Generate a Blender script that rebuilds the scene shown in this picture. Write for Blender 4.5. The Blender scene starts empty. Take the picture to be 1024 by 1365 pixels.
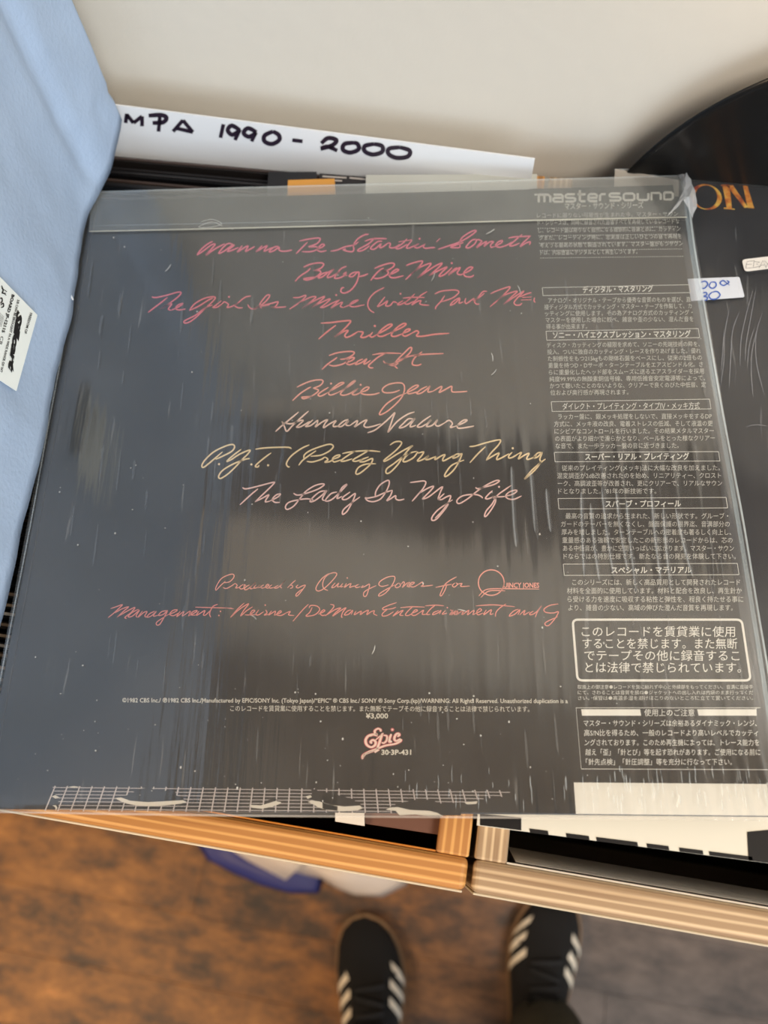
import bpy, bmesh, math, random
from mathutils import Vector, Matrix, noise

random.seed(7)
SC = bpy.context.scene
COL = SC.collection
HS = 1.05                                   # height of the record sleeve above the floor
TH = math.radians(8.45186)                  # turn of the big sleeve against the crates

# ---------------------------------------------------------------- camera
CAM = Vector((0.184011, 0.015012, HS + 0.348068))
RT = Vector((0.986280, 0.158071, -0.047597))
UP = Vector((-0.128575, 0.916389, 0.379077))
FW = Vector((-0.103538, 0.367756, -0.924140))
cd = bpy.data.cameras.new('camera')
cam = bpy.data.objects.new('camera', cd)
COL.objects.link(cam)
m = Matrix((RT, UP, -FW)).transposed().to_4x4()
m.translation = CAM
cam.matrix_world = m
cd.sensor_fit = 'VERTICAL'
cd.lens = 24
cd.sensor_height = 24 * 1365 / 1100
cd.sensor_width = 24 * 1024 / 1100
cd.clip_start = 0.01
cd.dof.use_dof = True
cd.dof.focus_distance = 0.372
cd.dof.aperture_fstop = 5.8
SC.camera = cam

# ---------------------------------------------------------------- world, lights, exposure
w = bpy.data.worlds.new('world')
SC.world = w
w.use_nodes = True
w.node_tree.nodes['Background'].inputs['Color'].default_value = (0.62, 0.78, 1.0, 1)
w.node_tree.nodes['Background'].inputs['Strength'].default_value = 1.0

def area(name, loc, target, sx, sy, power, col):
    d = bpy.data.lights.new(name, 'AREA')
    d.shape = 'RECTANGLE'
    d.size, d.size_y, d.energy, d.color = sx, sy, power, col
    o = bpy.data.objects.new(name, d)
    o.location = loc
    o.rotation_euler = (Vector(target) - Vector(loc)).to_track_quat('-Z', 'Y').to_euler()
    COL.objects.link(o)
    return o
# daylight through the shop window behind and to the right of the person
area('window_daylight', (1.9, -2.3, 1.75), (0.1, 0.3, 1.05), 2.2, 1.5, 54, (0.76, 0.88, 1.0))
# warm ceiling lamps
area('ceiling_lamp_light', (-1.05, -0.85, 2.3), (-0.5, -0.3, 0.0), 0.6, 0.6, 36, (1.0, 0.72, 0.44))
area('ceiling_lamp_light', (1.1, -0.75, 2.56), (0.4, 0.1, 1.0), 1.1, 0.7, 42, (1.0, 0.94, 0.86))

vs = SC.view_settings
vs.view_transform = 'Standard'
vs.look = 'None'
vs.exposure = 0.0
vs.gamma = 1.0
vs.use_curve_mapping = False

# ---------------------------------------------------------------- helpers
def hexc(r, g, b):
    f = lambda c: ((c / 255 + 0.055) / 1.055) ** 2.4 if c > 10 else c / 255 / 12.92
    return (f(r), f(g), f(b), 1)

def ray(px, py):
    return RT * ((px - 512) / 1100) - UP * ((py - 682.5) / 1100) + FW
def P(px, py, z):                           # point on the level plane HS + z
    r = ray(px, py)
    return CAM + r * ((HS + z - CAM.z) / r.z)
def PY(px, py, Y):
    r = ray(px, py)
    return CAM + r * ((Y - CAM.y) / r.y)
def PX(px, py, X):
    r = ray(px, py)
    return CAM + r * ((X - CAM.x) / r.x)
MS = Matrix.Translation((0, 0, HS)) @ Matrix.Rotation(TH, 4, 'Z')
MSI = MS.inverted()
def S(z):                                   # mapper onto the big sleeve (its own frame)
    return lambda px, py: MSI @ P(px, py, z)

def new_mat(name):
    mt = bpy.data.materials.new(name)
    mt.use_nodes = True
    nt = mt.node_tree
    return mt, nt, nt.nodes['Principled BSDF']

def mat(name, col, rough=0.5, bump=0.0, bscale=200, vary=0.0, vscale=20, metallic=0, coat=0, stretch=(1, 1, 1), sheen=0):
    mt, nt, b = new_mat(name)
    b.inputs['Base Color'].default_value = col
    b.inputs['Roughness'].default_value = rough
    b.inputs['Metallic'].default_value = metallic
    b.inputs['Coat Weight'].default_value = coat
    b.inputs['Sheen Weight'].default_value = sheen
    tc = nt.nodes.new('ShaderNodeTexCoord')
    mp = nt.nodes.new('ShaderNodeMapping')
    mp.inputs['Scale'].default_value = stretch
    nt.links.new(tc.outputs['Object'], mp.inputs['Vector'])
    if vary:
        n = nt.nodes.new('ShaderNodeTexNoise')
        n.inputs['Scale'].default_value = vscale
        n.inputs['Detail'].default_value = 6
        nt.links.new(mp.outputs[0], n.inputs['Vector'])
        mx = nt.nodes.new('ShaderNodeMix'); mx.data_type = 'RGBA'
        mx.inputs['A'].default_value = tuple(c * (1 - vary) for c in col[:3]) + (1,)
        mx.inputs['B'].default_value = tuple(min(1, c * (1 + vary)) for c in col[:3]) + (1,)
        nt.links.new(n.outputs['Fac'], mx.inputs['Factor'])
        nt.links.new(mx.outputs['Result'], b.inputs['Base Color'])
    if bump:
        n = nt.nodes.new('ShaderNodeTexNoise')
        n.inputs['Scale'].default_value = bscale
        n.inputs['Detail'].default_value = 4
        nt.links.new(mp.outputs[0], n.inputs['Vector'])
        bp = nt.nodes.new('ShaderNodeBump')
        bp.inputs['Strength'].default_value = bump
        bp.inputs['Distance'].default_value = 0.001
        nt.links.new(n.outputs['Fac'], bp.inputs['Height'])
        nt.links.new(bp.outputs[0], b.inputs['Normal'])
    return mt

def film(name, haze, gloss, rough=0.10, streak=0.35, hcol=(0.85, 0.9, 0.95, 1), sscale=(150, 9, 1), scratch=0.0, cap=0.45):
    """Clear wrinkled plastic: see-through, with reflections and a thin milky haze."""
    mt = bpy.data.materials.new(name)
    mt.use_nodes = True
    nt = mt.node_tree
    nt.nodes.clear()
    N = nt.nodes.new
    L = nt.links.new
    out = N('ShaderNodeOutputMaterial')
    tr = N('ShaderNodeBsdfTransparent')
    gl = N('ShaderNodeBsdfGlossy'); gl.inputs['Roughness'].default_value = rough
    df = N('ShaderNodeBsdfDiffuse'); df.inputs['Color'].default_value = hcol
    tc = N('ShaderNodeTexCoord')
    mp = N('ShaderNodeMapping'); mp.inputs['Scale'].default_value = sscale
    L(tc.outputs['Object'], mp.inputs['Vector'])
    n1 = N('ShaderNodeTexNoise'); n1.inputs['Scale'].default_value = 1; n1.inputs['Detail'].default_value = 5
    L(mp.outputs[0], n1.inputs['Vector'])
    bp = N('ShaderNodeBump'); bp.inputs['Strength'].default_value = streak; bp.inputs['Distance'].default_value = 0.0012
    L(n1.outputs['Fac'], bp.inputs['Height'])
    L(bp.outputs[0], gl.inputs['Normal'])
    fr = N('ShaderNodeFresnel'); fr.inputs['IOR'].default_value = 1.5
    ma = N('ShaderNodeMath'); ma.operation = 'MULTIPLY_ADD'; ma.use_clamp = True
    ma.inputs[1].default_value = gloss; ma.inputs[2].default_value = 0.0
    L(fr.outputs[0], ma.inputs[0])
    mn = N('ShaderNodeMath'); mn.operation = 'MINIMUM'; mn.inputs[1].default_value = cap
    L(ma.outputs[0], mn.inputs[0])
    m1 = N('ShaderNodeMixShader')
    L(mn.outputs[0], m1.inputs[0]); L(tr.outputs[0], m1.inputs[1]); L(gl.outputs[0], m1.inputs[2])
    # haze, uneven, with scuffs drawn along the sleeve
    n2 = N('ShaderNodeTexNoise'); n2.inputs['Scale'].default_value = 14; n2.inputs['Detail'].default_value = 6
    L(tc.outputs['Object'], n2.inputs['Vector'])
    r2 = N('ShaderNodeMapRange'); r2.inputs['From Min'].default_value = 0.3; r2.inputs['From Max'].default_value = 0.75
    r2.inputs['To Min'].default_value = haze * 0.6; r2.inputs['To Max'].default_value = haze * 1.5
    L(n2.outputs['Fac'], r2.inputs['Value'])
    mp3 = N('ShaderNodeMapping'); mp3.inputs['Scale'].default_value = (420, 26, 1)
    L(tc.outputs['Object'], mp3.inputs['Vector'])
    n3 = N('ShaderNodeTexNoise'); n3.inputs['Scale'].default_value = 1; n3.inputs['Detail'].default_value = 2
    L(mp3.outputs[0], n3.inputs['Vector'])
    r3 = N('ShaderNodeMapRange'); r3.inputs['From Min'].default_value = 0.66; r3.inputs['From Max'].default_value = 0.8
    r3.inputs['To Min'].default_value = 0; r3.inputs['To Max'].default_value = scratch
    L(n3.outputs['Fac'], r3.inputs['Value'])
    ad = N('ShaderNodeMath'); ad.operation = 'ADD'; ad.use_clamp = True
    L(r2.outputs[0], ad.inputs[0]); L(r3.outputs[0], ad.inputs[1])
    m2 = N('ShaderNodeMixShader')
    L(ad.outputs[0], m2.inputs[0]); L(m1.outputs[0], m2.inputs[1]); L(df.outputs[0], m2.inputs[2])
    L(m2.outputs[0], out.inputs['Surface'])
    return mt

def obj(name, bm, material, parent=None, smooth=False, **props):
    me = bpy.data.meshes.new(name)
    bm.normal_update()
    bm.to_mesh(me); bm.free()
    me.materials.append(material)
    if smooth:
        for p in me.polygons: p.use_smooth = True
    o = bpy.data.objects.new(name, me)
    COL.objects.link(o)
    if parent: o.parent = parent
    for k, v in props.items(): o[k] = v
    return o
def tag(o, label, cat, group=None):
    o['label'] = label; o['category'] = cat
    if group: o['group'] = group
    return o
def thing(name, label, cat, loc=(0, 0, 0), rz=0, group=None):
    o = bpy.data.objects.new(name, None)
    COL.objects.link(o)
    o.empty_display_size = 0.05
    o.location = loc; o.rotation_euler = (0, 0, rz)
    return tag(o, label, cat, group)
def box(bm, x0, x1, y0, y1, z0, z1):
    v = [bm.verts.new(c) for c in ((x0, y0, z0), (x1, y0, z0), (x1, y1, z0), (x0, y1, z0), (x0, y0, z1), (x1, y0, z1), (x1, y1, z1), (x0, y1, z1))]
    for f in ((0, 3, 2, 1), (4, 5, 6, 7), (0, 1, 5, 4), (1, 2, 6, 5), (2, 3, 7, 6), (3, 0, 4, 7)):
        bm.faces.new([v[i] for i in f])
    return v
def boxbm(*a, bevel=0, seg=2):
    bm = bmesh.new(); box(bm, *a)
    if bevel: bmesh.ops.bevel(bm, geom=bm.edges[:], offset=bevel, segments=seg, affect='EDGES', profile=0.5)
    return bm

# strokes ------------------------------------------------------------
def parse(s, x0, y0, sc):
    out = []
    for st in s.split(';'):
        pts = [tuple(float(c) for c in p.split(',')) for p in st.split()]
        if pts: out.append([(x0 + a / sc, y0 + b / sc) for a, b in pts])
    return out
def smooth(pts, n=6):
    if len(pts) < 3: return pts
    Q = [pts[0]] + pts + [pts[-1]]
    out = []
    for i in range(1, len(Q) - 2):
        p0, p1, p2, p3 = Q[i - 1:i + 3]
        for k in range(n):
            t = k / n
            out.append(tuple(0.5 * (2 * p1[j] + (p2[j] - p0[j]) * t + (2 * p0[j] - 5 * p1[j] + 4 * p2[j] - p3[j]) * t * t + (3 * p1[j] - p0[j] - 3 * p2[j] + p3[j]) * t ** 3) for j in (0, 1)))
    out.append(pts[-1])
    return out
def ribbon(bm, strokes, wpx, mp, curve=True, taper=0.55, n=5, calli=0.0):
    lift = 0
    for st in strokes:
        if len(st) == 1:                    # a dot
            c = st[0]
            vs_ = [bm.verts.new(mp(c[0] + wpx * .75 * math.cos(a), c[1] + wpx * .75 * math.sin(a))) for a in [math.tau * k / 10 for k in range(10)]]
            bm.faces.new(vs_); continue
        pts = smooth(st, n) if curve else st
        q = [pts[0]]
        for p in pts[1:]:
            if math.hypot(p[0] - q[-1][0], p[1] - q[-1][1]) > 0.12: q.append(p)
        pts = q
        if len(pts) < 2: continue
        prev = None
        M = len(pts)
        for i, p in enumerate(pts):
            a = pts[max(0, i - 1)]; b = pts[min(M - 1, i + 1)]
            dx, dy = b[0] - a[0], b[1] - a[1]
            l = math.hypot(dx, dy) or 1
            nx, ny = -dy / l, dx / l
            e = min(i, M - 1 - i)
            f = taper + (1 - taper) * min(1, e / 3)
            if calli: f *= 1 - calli + calli * 2 * abs(dy / l) ** 1.5
            h = wpx * .5 * f
            cur = (bm.verts.new(mp(p[0] + nx * h, p[1] + ny * h)), bm.verts.new(mp(p[0] - nx * h, p[1] - ny * h)))
            if prev:
                bm.faces.new((prev[0], prev[1], cur[1], cur[0]))
            prev = cur
def up_faces(bm):
    for f in bm.faces:
        f.normal_update()
        if f.normal.z < 0: f.normal_flip()
def print_strokes(name, parts, wpx, mp, material, parent, calli=0.0, **props):
    bm = bmesh.new()
    for (x0, y0, sc, s) in parts: ribbon(bm, parse(s, x0, y0, sc), wpx, mp, calli=calli)
    return obj(name, bm, material, parent, **props)
def text_into(bm, body, p0, p1, em, mp, bold=0.0, fit=True, dot_up=0, cond=1.0, shear=0.0, align='L'):
    """Set a line of type from p0 to p1 (baseline, in the photograph's frame, mapped on to its surface)."""
    cu = bpy.data.curves.new('t', 'FONT')
    cu.body = body
    cu.size = 1
    cu.resolution_u = 2
    cu.offset = bold
    cu.shear = shear
    o = bpy.data.objects.new('t', cu)
    COL.objects.link(o)
    dg = bpy.context.evaluated_depsgraph_get()
    me = bpy.data.meshes.new_from_object(o.evaluated_get(dg))
    xs = [v.co.x for v in me.vertices]
    if xs:
        x0, x1 = min(xs), max(xs)
        dx, dy = p1[0] - p0[0], p1[1] - p0[1]
        L = math.hypot(dx, dy); ux, uy = dx / L, dy / L
        kx = L / (x1 - x0) if fit else em * cond
        vv = []
        for v in me.vertices:
            a = (v.co.x - x0) * kx; h = v.co.y * em
            vv.append(bm.verts.new(mp(p0[0] + ux * a + uy * h, p0[1] + uy * a - ux * h)))
        for p in me.polygons:
            try: bm.faces.new([vv[i] for i in p.vertices])
            except ValueError: pass
    bpy.data.objects.remove(o); bpy.data.meshes.remove(me); bpy.data.curves.remove(cu)
def poly(bm, pts, mp):
    f = bm.faces.new([bm.verts.new(mp(*p)) for p in pts])
    return f
def quad_slab(bm, corners, thick, down=Vector((0, 0, -1))):
    a = [bm.verts.new(c) for c in corners]; b = [bm.verts.new(Vector(c) + down * thick) for c in corners]
    bm.faces.new(a); bm.faces.new(b[::-1])
    for i in range(4): bm.faces.new((a[i], b[i], b[(i + 1) % 4], a[(i + 1) % 4]))
    bmesh.ops.recalc_face_normals(bm, faces=bm.faces[:])

# ---------------------------------------------------------------- materials
wall_m = mat('wall_paint', hexc(212, 204, 190), 0.75, bump=0.35, bscale=90, vary=0.02, vscale=6)
ceil_m = mat('ceiling_paint', hexc(170, 145, 118), 0.9)
beam_m = mat('dark_beam', hexc(70, 52, 40), 0.7)
black_print = mat('black_print', (0.012, 0.012, 0.013, 1), 0.28, vary=0.15, vscale=40)
card_white = mat('white_card', hexc(228, 226, 220), 0.55, bump=0.05)
white_lam = mat('white_laminate', hexc(225, 215, 198), 0.45)

# ---------------------------------------------------------------- room shell
def struct(name, bm, m_, parent=None):
    o = obj(name, bm, m_, parent)
    if not parent: o['kind'] = 'structure'
    return o
WY = 0.392
struct('wall_back', boxbm(-2.6, 3.2, WY, WY + .12, 0, 2.72), wall_m)
struct('wall_left', boxbm(-2.72, -2.6, -4.0, WY, 0, 2.72), wall_m)
struct('ceiling', boxbm(-2.72, 3.32, -4.0, WY + .12, 2.72, 2.84), ceil_m)
# right wall and front wall (the shop window side)
struct('wall_right', boxbm(3.2, 3.32, -4.0, WY + .12, 0, 2.72), wall_m)
bm = bmesh.new()
box(bm, -2.72, -1.0, -4.12, -4.0, 0, 2.72); box(bm, 2.9, 3.32, -4.12, -4.0, 0, 2.72)
box(bm, -1.0, 2.9, -4.12, -4.0, 0, 0.8); box(bm, -1.0, 2.9, -4.12, -4.0, 2.45, 2.72)
struct('wall_front', bm, wall_m)
bm = bmesh.new()
for x in (-1.0, 0.27, 1.56, 2.84): box(bm, x, x + .06, -4.1, -4.02, .8, 2.45)
box(bm, -1.0, 2.9, -4.1, -4.02, .8, .86); box(bm, -1.0, 2.9, -4.1, -4.02, 2.39, 2.45)
struct('window_1', bm, mat('window_paint', hexc(215, 215, 210), 0.5))
# ceiling beams (their reflection crosses the plastic)
for i, (x, a) in enumerate(((-1.4, 24), (-0.35, 24), (0.75, 24), (1.9, 24))):
    b_ = boxbm(-.08, .08, -3.2, 0.25, 2.60, 2.72)
    for v in b_.verts:
        pass
    o = struct('trim_%d' % (i + 1), b_, beam_m); o.location.x = x; 

struct('trim_5', boxbm(-.75, .62, WY - .012, WY, 1.43, 1.70, bevel=.003), beam_m)  # unseen board, added for the dark band its reflection gives the plastic

# floor: a sub floor and worn boards
floor_o = struct('floor', boxbm(-2.72, 3.32, -4.12, WY + .12, -.06, -.012), mat('sub_floor', hexc(58, 42, 30), 0.9))
def plank_material():
    mt, nt, b = new_mat('worn_board')
    N = nt.nodes.new; L = nt.links.new
    tc = N('ShaderNodeTexCoord'); oi = N('ShaderNodeObjectInfo')
    gm = N('ShaderNodeNewGeometry')
    mp = N('ShaderNodeMapping'); mp.inputs['Scale'].default_value = (1, 2.2, 1)
    L(gm.outputs['Position'], mp.inputs['Vector'])
    n = N('ShaderNodeTexNoise'); n.inputs['Scale'].default_value = 9.5; n.inputs['Detail'].default_value = 9; n.inputs['Roughness'].default_value = .74
    L(mp.outputs[0], n.inputs['Vector'])
    cr = N('ShaderNodeValToRGB')
    e = cr.color_ramp.elements
    e[0].position = .34; e[0].color = hexc(44, 31, 24)
    e[1].position = .74; e[1].color = hexc(196, 132, 68)
    for p_, c in ((.43, hexc(82, 54, 32)), (.50, hexc(118, 76, 38)), (.60, hexc(146, 96, 46))):
        k = e.new(p_); k.color = c
    ad = N('ShaderNodeMath'); ad.operation = 'MULTIPLY_ADD'; ad.inputs[1].default_value = .12
    sb = N('ShaderNodeMath'); sb.operation = 'SUBTRACT'; sb.inputs[1].default_value = .06
    L(oi.outputs['Random'], ad.inputs[0]); L(n.outputs['Fac'], ad.inputs[2]); L(ad.outputs[0], sb.inputs[0])
    L(sb.outputs[0], cr.inputs[0])
    # greyer to the right, beyond the warm lamplight: light put into the colour
    sx = N('ShaderNodeSeparateXYZ'); L(gm.outputs['Position'], sx.inputs[0])
    n2 = N('ShaderNodeTexNoise'); n2.inputs['Scale'].default_value = 3
    L(gm.outputs['Position'], n2.inputs['Vector'])
    a2 = N('ShaderNodeMath'); a2.operation = 'MULTIPLY_ADD'; a2.inputs[1].default_value = .25
    L(n2.outputs['Fac'], a2.inputs[0]); L(sx.outputs['X'], a2.inputs[2])
    mr = N('ShaderNodeMapRange'); mr.inputs['From Min'].default_value = .30; mr.inputs['From Max'].default_value = .58
    L(a2.outputs[0], mr.inputs['Value'])
    hs = N('ShaderNodeMix'); hs.data_type = 'RGBA'
    gr = N('ShaderNodeValToRGB')
    gr.color_ramp.elements[0].position = .32; gr.color_ramp.elements[0].color = hexc(52, 42, 38)
    gr.color_ramp.elements[1].position = .7; gr.color_ramp.elements[1].color = hexc(118, 102, 92)
    L(sb.outputs[0], gr.inputs[0])
    L(mr.outputs[0], hs.inputs['Factor']); L(cr.outputs[0], hs.inputs['A']); L(gr.outputs[0], hs.inputs['B'])
    L(hs.outputs['Result'], b.inputs['Base Color'])
    b.inputs['Roughness'].default_value = .5
    bp = N('ShaderNodeBump'); bp.inputs['Strength'].default_value = .4; bp.inputs['Distance'].default_value = .003
    L(n.outputs['Fac'], bp.inputs['Height']); L(bp.outputs[0], b.inputs['Normal'])
    return mt
plank_m = plank_material()
bmp = boxbm(0, 1.0, 0, .0928, -.012, 0, bevel=.0003, seg=1)
me_p = bpy.data.meshes.new('plank'); bmp.to_mesh(me_p); bmp.free(); me_p.materials.append(plank_m)
y = -1.25; r_ = 0
while y < .38:
    off = (r_ * .37) % 1.0
    x = -1.6 + off - 1.0
    while x < 1.9:
        o = bpy.data.objects.new('plank', me_p); COL.objects.link(o); o.parent = floor_o
        o.location = (x, y, random.uniform(-.0012, 0)); o.scale = (.9996, 1, 1)
        x += 1.0
    y += .093; r_ += 1

# ---------------------------------------------------------------- table under the crates
tb = thing('display_table', 'white topped display table standing under both plywood record crates', 'table', (0, 0, 0))
TZ = HS - .016 - .346
obj('tabletop', boxbm(-.42, .86, .03, .385, TZ - .03, TZ, bevel=.002), white_lam, tb)
for x in (-.38, .78):
    for y in (.06, .33):
        obj('leg', boxbm(x, x + .04, y, y + .04, 0, TZ - .03, bevel=.002), white_lam, tb)

# ---------------------------------------------------------------- plywood crates
def ply(name, axis, warm):
    mt, nt, b = new_mat(name)
    N = nt.nodes.new; L = nt.links.new
    tc = N('ShaderNodeTexCoord')
    sx = N('ShaderNodeSeparateXYZ'); L(tc.outputs['Object'], sx.inputs[0])
    mp = N('ShaderNodeMapping')
    mp.inputs['Scale'].default_value = (9, 260, 260) if axis == 'Y' else (260, 9, 260)
    L(tc.outputs['Object'], mp.inputs['Vector'])
    n = N('ShaderNodeTexNoise'); n.inputs['Scale'].default_value = 1; n.inputs['Detail'].default_value = 6
    L(mp.outputs[0], n.inputs['Vector'])
    # layers of veneer across the thickness
    ml = N('ShaderNodeMath'); ml.operation = 'MULTIPLY_ADD'; ml.inputs[1].default_value = math.tau / .0033
    L(sx.outputs[axis], ml.inputs[0])
    nn = N('ShaderNodeMath'); nn.operation = 'MULTIPLY'; nn.inputs[1].default_value = 4.5
    L(n.outputs['Fac'], nn.inputs[0]); L(nn.outputs[0], ml.inputs[2])
    sn = N('ShaderNodeMath'); sn.operation = 'SINE'; L(ml.outputs[0], sn.inputs[0])
    mr = N('ShaderNodeMapRange'); mr.inputs['From Min'].default_value = .1; mr.inputs['From Max'].default_value = 1.0
    L(sn.outputs[0], mr.inputs['Value'])
    mx = N('ShaderNodeMix'); mx.data_type = 'RGBA'
    c1, c2 = ((hexc(168, 114, 56), hexc(204, 152, 86)) if warm else (hexc(152, 126, 96), hexc(196, 172, 138)))  # warm pair has the orange lamplight mixed into the ply colour
    mx.inputs['A'].default_value = c1; mx.inputs['B'].default_value = c2
    L(mr.outputs[0], mx.inputs['Factor'])
    m2 = N('ShaderNodeMix'); m2.data_type = 'RGBA'; m2.blend_type = 'MULTIPLY'
    m2.inputs['B'].default_value = (.62, .52, .42, 1)
    r2 = N('ShaderNodeMapRange'); r2.inputs['From Min'].default_value = .5; r2.inputs['From Max'].default_value = .7; r2.inputs['To Max'].default_value = .6
    L(n.outputs['Fac'], r2.inputs['Value']); L(r2.outputs[0], m2.inputs['Factor'])
    L(mx.outputs['Result'], m2.inputs['A']); L(m2.outputs['Result'], b.inputs['Base Color'])
    b.inputs['Roughness'].default_value = .6
    return mt
RIM = HS - .016
facing_m = mat('facing_cream', hexc(188, 176, 152), .6)
def crate(label, x0, x1, warm, inner):
    c = thing('record_crate', label, 'crate', ((x0 + x1) / 2, 0.19, TZ), 0, 'plywood record crates')
    ox, oy = (x0 + x1) / 2, 0.19
    h = RIM - TZ
    def part(name, m_, a, bev=.0025):
        b_ = boxbm(a[0] - ox, a[1] - ox, a[2] - oy, a[3] - oy, a[4], a[5], bevel=bev, seg=3)
        return obj(name, b_, m_, c)
    mY = ply('ply_front_' + ('warm' if warm else 'pale'), 'Y', warm)
    mX = ply('ply_side_' + ('warm' if warm else 'pale'), 'X', warm)
    Y0 = .0026
    part('front_panel', mY, (x0, x1, Y0, Y0 + .0125, 0, h))
    part('facing', facing_m, (x0 + .001, x1 - .001, Y0 - .0010, Y0, 0, h - .004), .0004)
    part('back_panel', mY, (x0, x1, .376, .388, 0, h - .06))
    part('side_panel', mX, (x0, x0 + .013, Y0 + .0125, .376, 0, h), .001)
    part('side_panel', mX, (x1 - .0135, x1, Y0 + .0125, .376, 0, h), .001)
    part('bottom_panel', inner, (x0 + .013, x1 - .0135, Y0 + .0125, .376, 0, .012), .001)
    part('lining', inner, (x0 + .013, x1 - .0135, Y0 + .0125, Y0 + .0133, .012, h - .002), .0002)
    return c
JX = P(625, 1180, -.016).x
crate('plywood record crate with warm light coloured into its rim, at the left', JX - .365, JX - .0012, True, mat('orange_ply_inner', hexc(190, 118, 40), .45))
crate('pale plywood record crate with white lined inside, at the right', JX + .0012, JX + .365, False, mat('white_inner', hexc(200, 192, 180), .5))

lc = bmesh.new()  # added slanted card, catches light in place of the panel's lit inner face
quad_slab(lc, [Vector((JX + .018, .0166, RIM - .003)), Vector((JX + .34, .0166, RIM - .003)), Vector((JX + .34, .0225, RIM - .045)), Vector((JX + .018, .0225, RIM - .045))], .0008, Vector((0, -.2, -1)).normalized())
tag(obj('lit_face_card', lc, mat('lit_face_paint', hexc(238, 230, 218), .6)), 'added pale card catching light as the lit inner face of the right crate', 'card')
# ---------------------------------------------------------------- records standing in the crates
rec_cols = [(18, 18, 20), (30, 26, 24), (12, 12, 14), (52, 40, 32), (24, 28, 34), (14, 12, 12), (40, 34, 30), (10, 10, 12)]
edge_cols = [(120, 100, 80), (60, 48, 40), (150, 128, 104), (40, 40, 44), (90, 62, 44), (170, 160, 148), (26, 26, 28), (74, 80, 90)]
rm = [mat('record_cover', hexc(*c), .4) for c in rec_cols]
em_ = [mat('record_cover_edge', hexc(*c), .6) for c in edge_cols]
proto = None
def standing(x0, ytop, k, ztop, lean=0.0, label=None, group='records standing in the left crate', ecol=None, bcol=None, wid=.314):
    """one sleeve standing on its edge; its top edge shows"""
    t = .0032
    b_ = boxbm(-wid / 2, wid / 2, -t / 2, t / 2, -.314, -.0008)
    root = obj('record_sleeve', b_, bcol or rm[k % len(rm)])
    root.location = (x0 + wid / 2, ytop, ztop); root.rotation_euler = (lean, 0, random.uniform(-.004, .004))
    tag(root, label or 'dark record sleeve standing on edge in the left plywood crate', 'record sleeve', group)
    b2 = boxbm(-wid / 2, wid / 2, -t * .2, t * .2, -.0008, 0)
    obj('top_edge', b2, ecol or (em_[(k * 5 + k // 3) % len(em_)] if ytop < .10 else rm[2]), root)
    return root
x_left = JX - .0012 - .0135 - .318
yy = .052; k = 0
while yy < .306:
    standing(x_left, yy, k, RIM - .008 - random.uniform(0, .006) , 0.0)
    yy += random.choice((.0046, .005, .0056)) if yy < .10 else .0037; k += 1
# the ones behind the big sleeve, whose tops show under the divider card
bk = 0
while yy < .3632:
    sp = None
    if .318 < yy < .324: sp = ('orange and black record sleeve edge behind the big sleeve', mat('orange_edge', hexc(214, 150, 60), .5), mat('black_cover', hexc(20, 18, 18), .5))
    standing(x_left, yy, k + 3, RIM + .003 - random.uniform(0, .006), 0.0,
             ecol=mat('behind_edge', hexc(*random.choice(((30, 26, 26), (70, 56, 50), (16, 16, 18), (40, 36, 36)))), .5),
             label='dark record sleeve standing between the big sleeve and the lettered divider card', group='records standing behind the big sleeve')
    yy += .0042; k += 1
# a few with coloured tops there
def slab_thing(px, zt, th, col, name, label, cat, rough=.5, group=None):
    """a flat sleeve lying level; px = its four visible corners on the plane zt"""
    b_ = bmesh.new()
    quad_slab(b_, [P(a, b, zt) for a, b in px], th)
    return tag(obj(name, b_, mat(name + '_paint', hexc(*col), rough)), label, cat, group)
slab_thing([(352, 300), (358, 229), (422, 229), (424, 300)], -.0095, .003, (22, 20, 22), 'record_sleeve',
           'black record sleeve lying under the top edge of the big sleeve', 'record sleeve')
slab_thing([(380, 320), (384, 240), (446, 238), (450, 320)], -.0055, .003, (216, 152, 62), 'record_sleeve',
           'orange record sleeve just showing above the top edge of the big sleeve', 'record sleeve')
o_s = slab_thing([(424, 330), (426, 231), (492, 236), (492, 330)], -.013, .003, (38, 34, 34), 'record_sleeve',
           'charcoal record sleeve with small pale print behind the big sleeve', 'record sleeve')
slab_thing([(485, 330), (488, 233), (716, 232), (716, 330)], -.0095, .003, (196, 196, 186), 'record_sleeve',
           'pale grey record sleeve lying under the top right of the big sleeve', 'record sleeve')
b_ = bmesh.new(); mpz = lambda a, b: P(a, b, -.0128)
for (a, b, c, d) in ((430, 234, 462, 236), (430, 239, 456, 240), (466, 236, 488, 238)): poly(b_, [(a, b), (c, d), (c, d + 2), (a, b + 2)], mpz)
pr = obj('printed_text', b_, mat('pale_print', hexc(190, 180, 170), .5)); pr.parent = o_s

# brown sleeve standing right behind the left crate's front panel and records in the right crate
slab_thing([(487, 1098), (608, 1116), (622, 1030), (486, 1030)], -.0215, .003, (104, 70, 56), 'record_sleeve', 'brown record sleeve lying just inside the front right corner of the left crate', 'record sleeve')
slab_thing([(447, 1095), (486, 1101), (485, 1030), (446, 1030)], -.0185, .002, (214, 206, 194), 'record_sleeve', 'narrow cream record sleeve peeking out under the bottom edge of the big sleeve', 'record sleeve')
xr = JX + .0012 + .0135 + .002
for i in range(14):
    yy2 = .040 + i * .0052
    standing(xr, yy2, i * 3 + 1, RIM - .009 - random.uniform(0, .004), 0.0, label='dark record sleeve standing in the right crate under the white one',
             group='records standing in the right crate', ecol=mat('dark_edge', hexc(30, 22, 20), .5))

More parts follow.
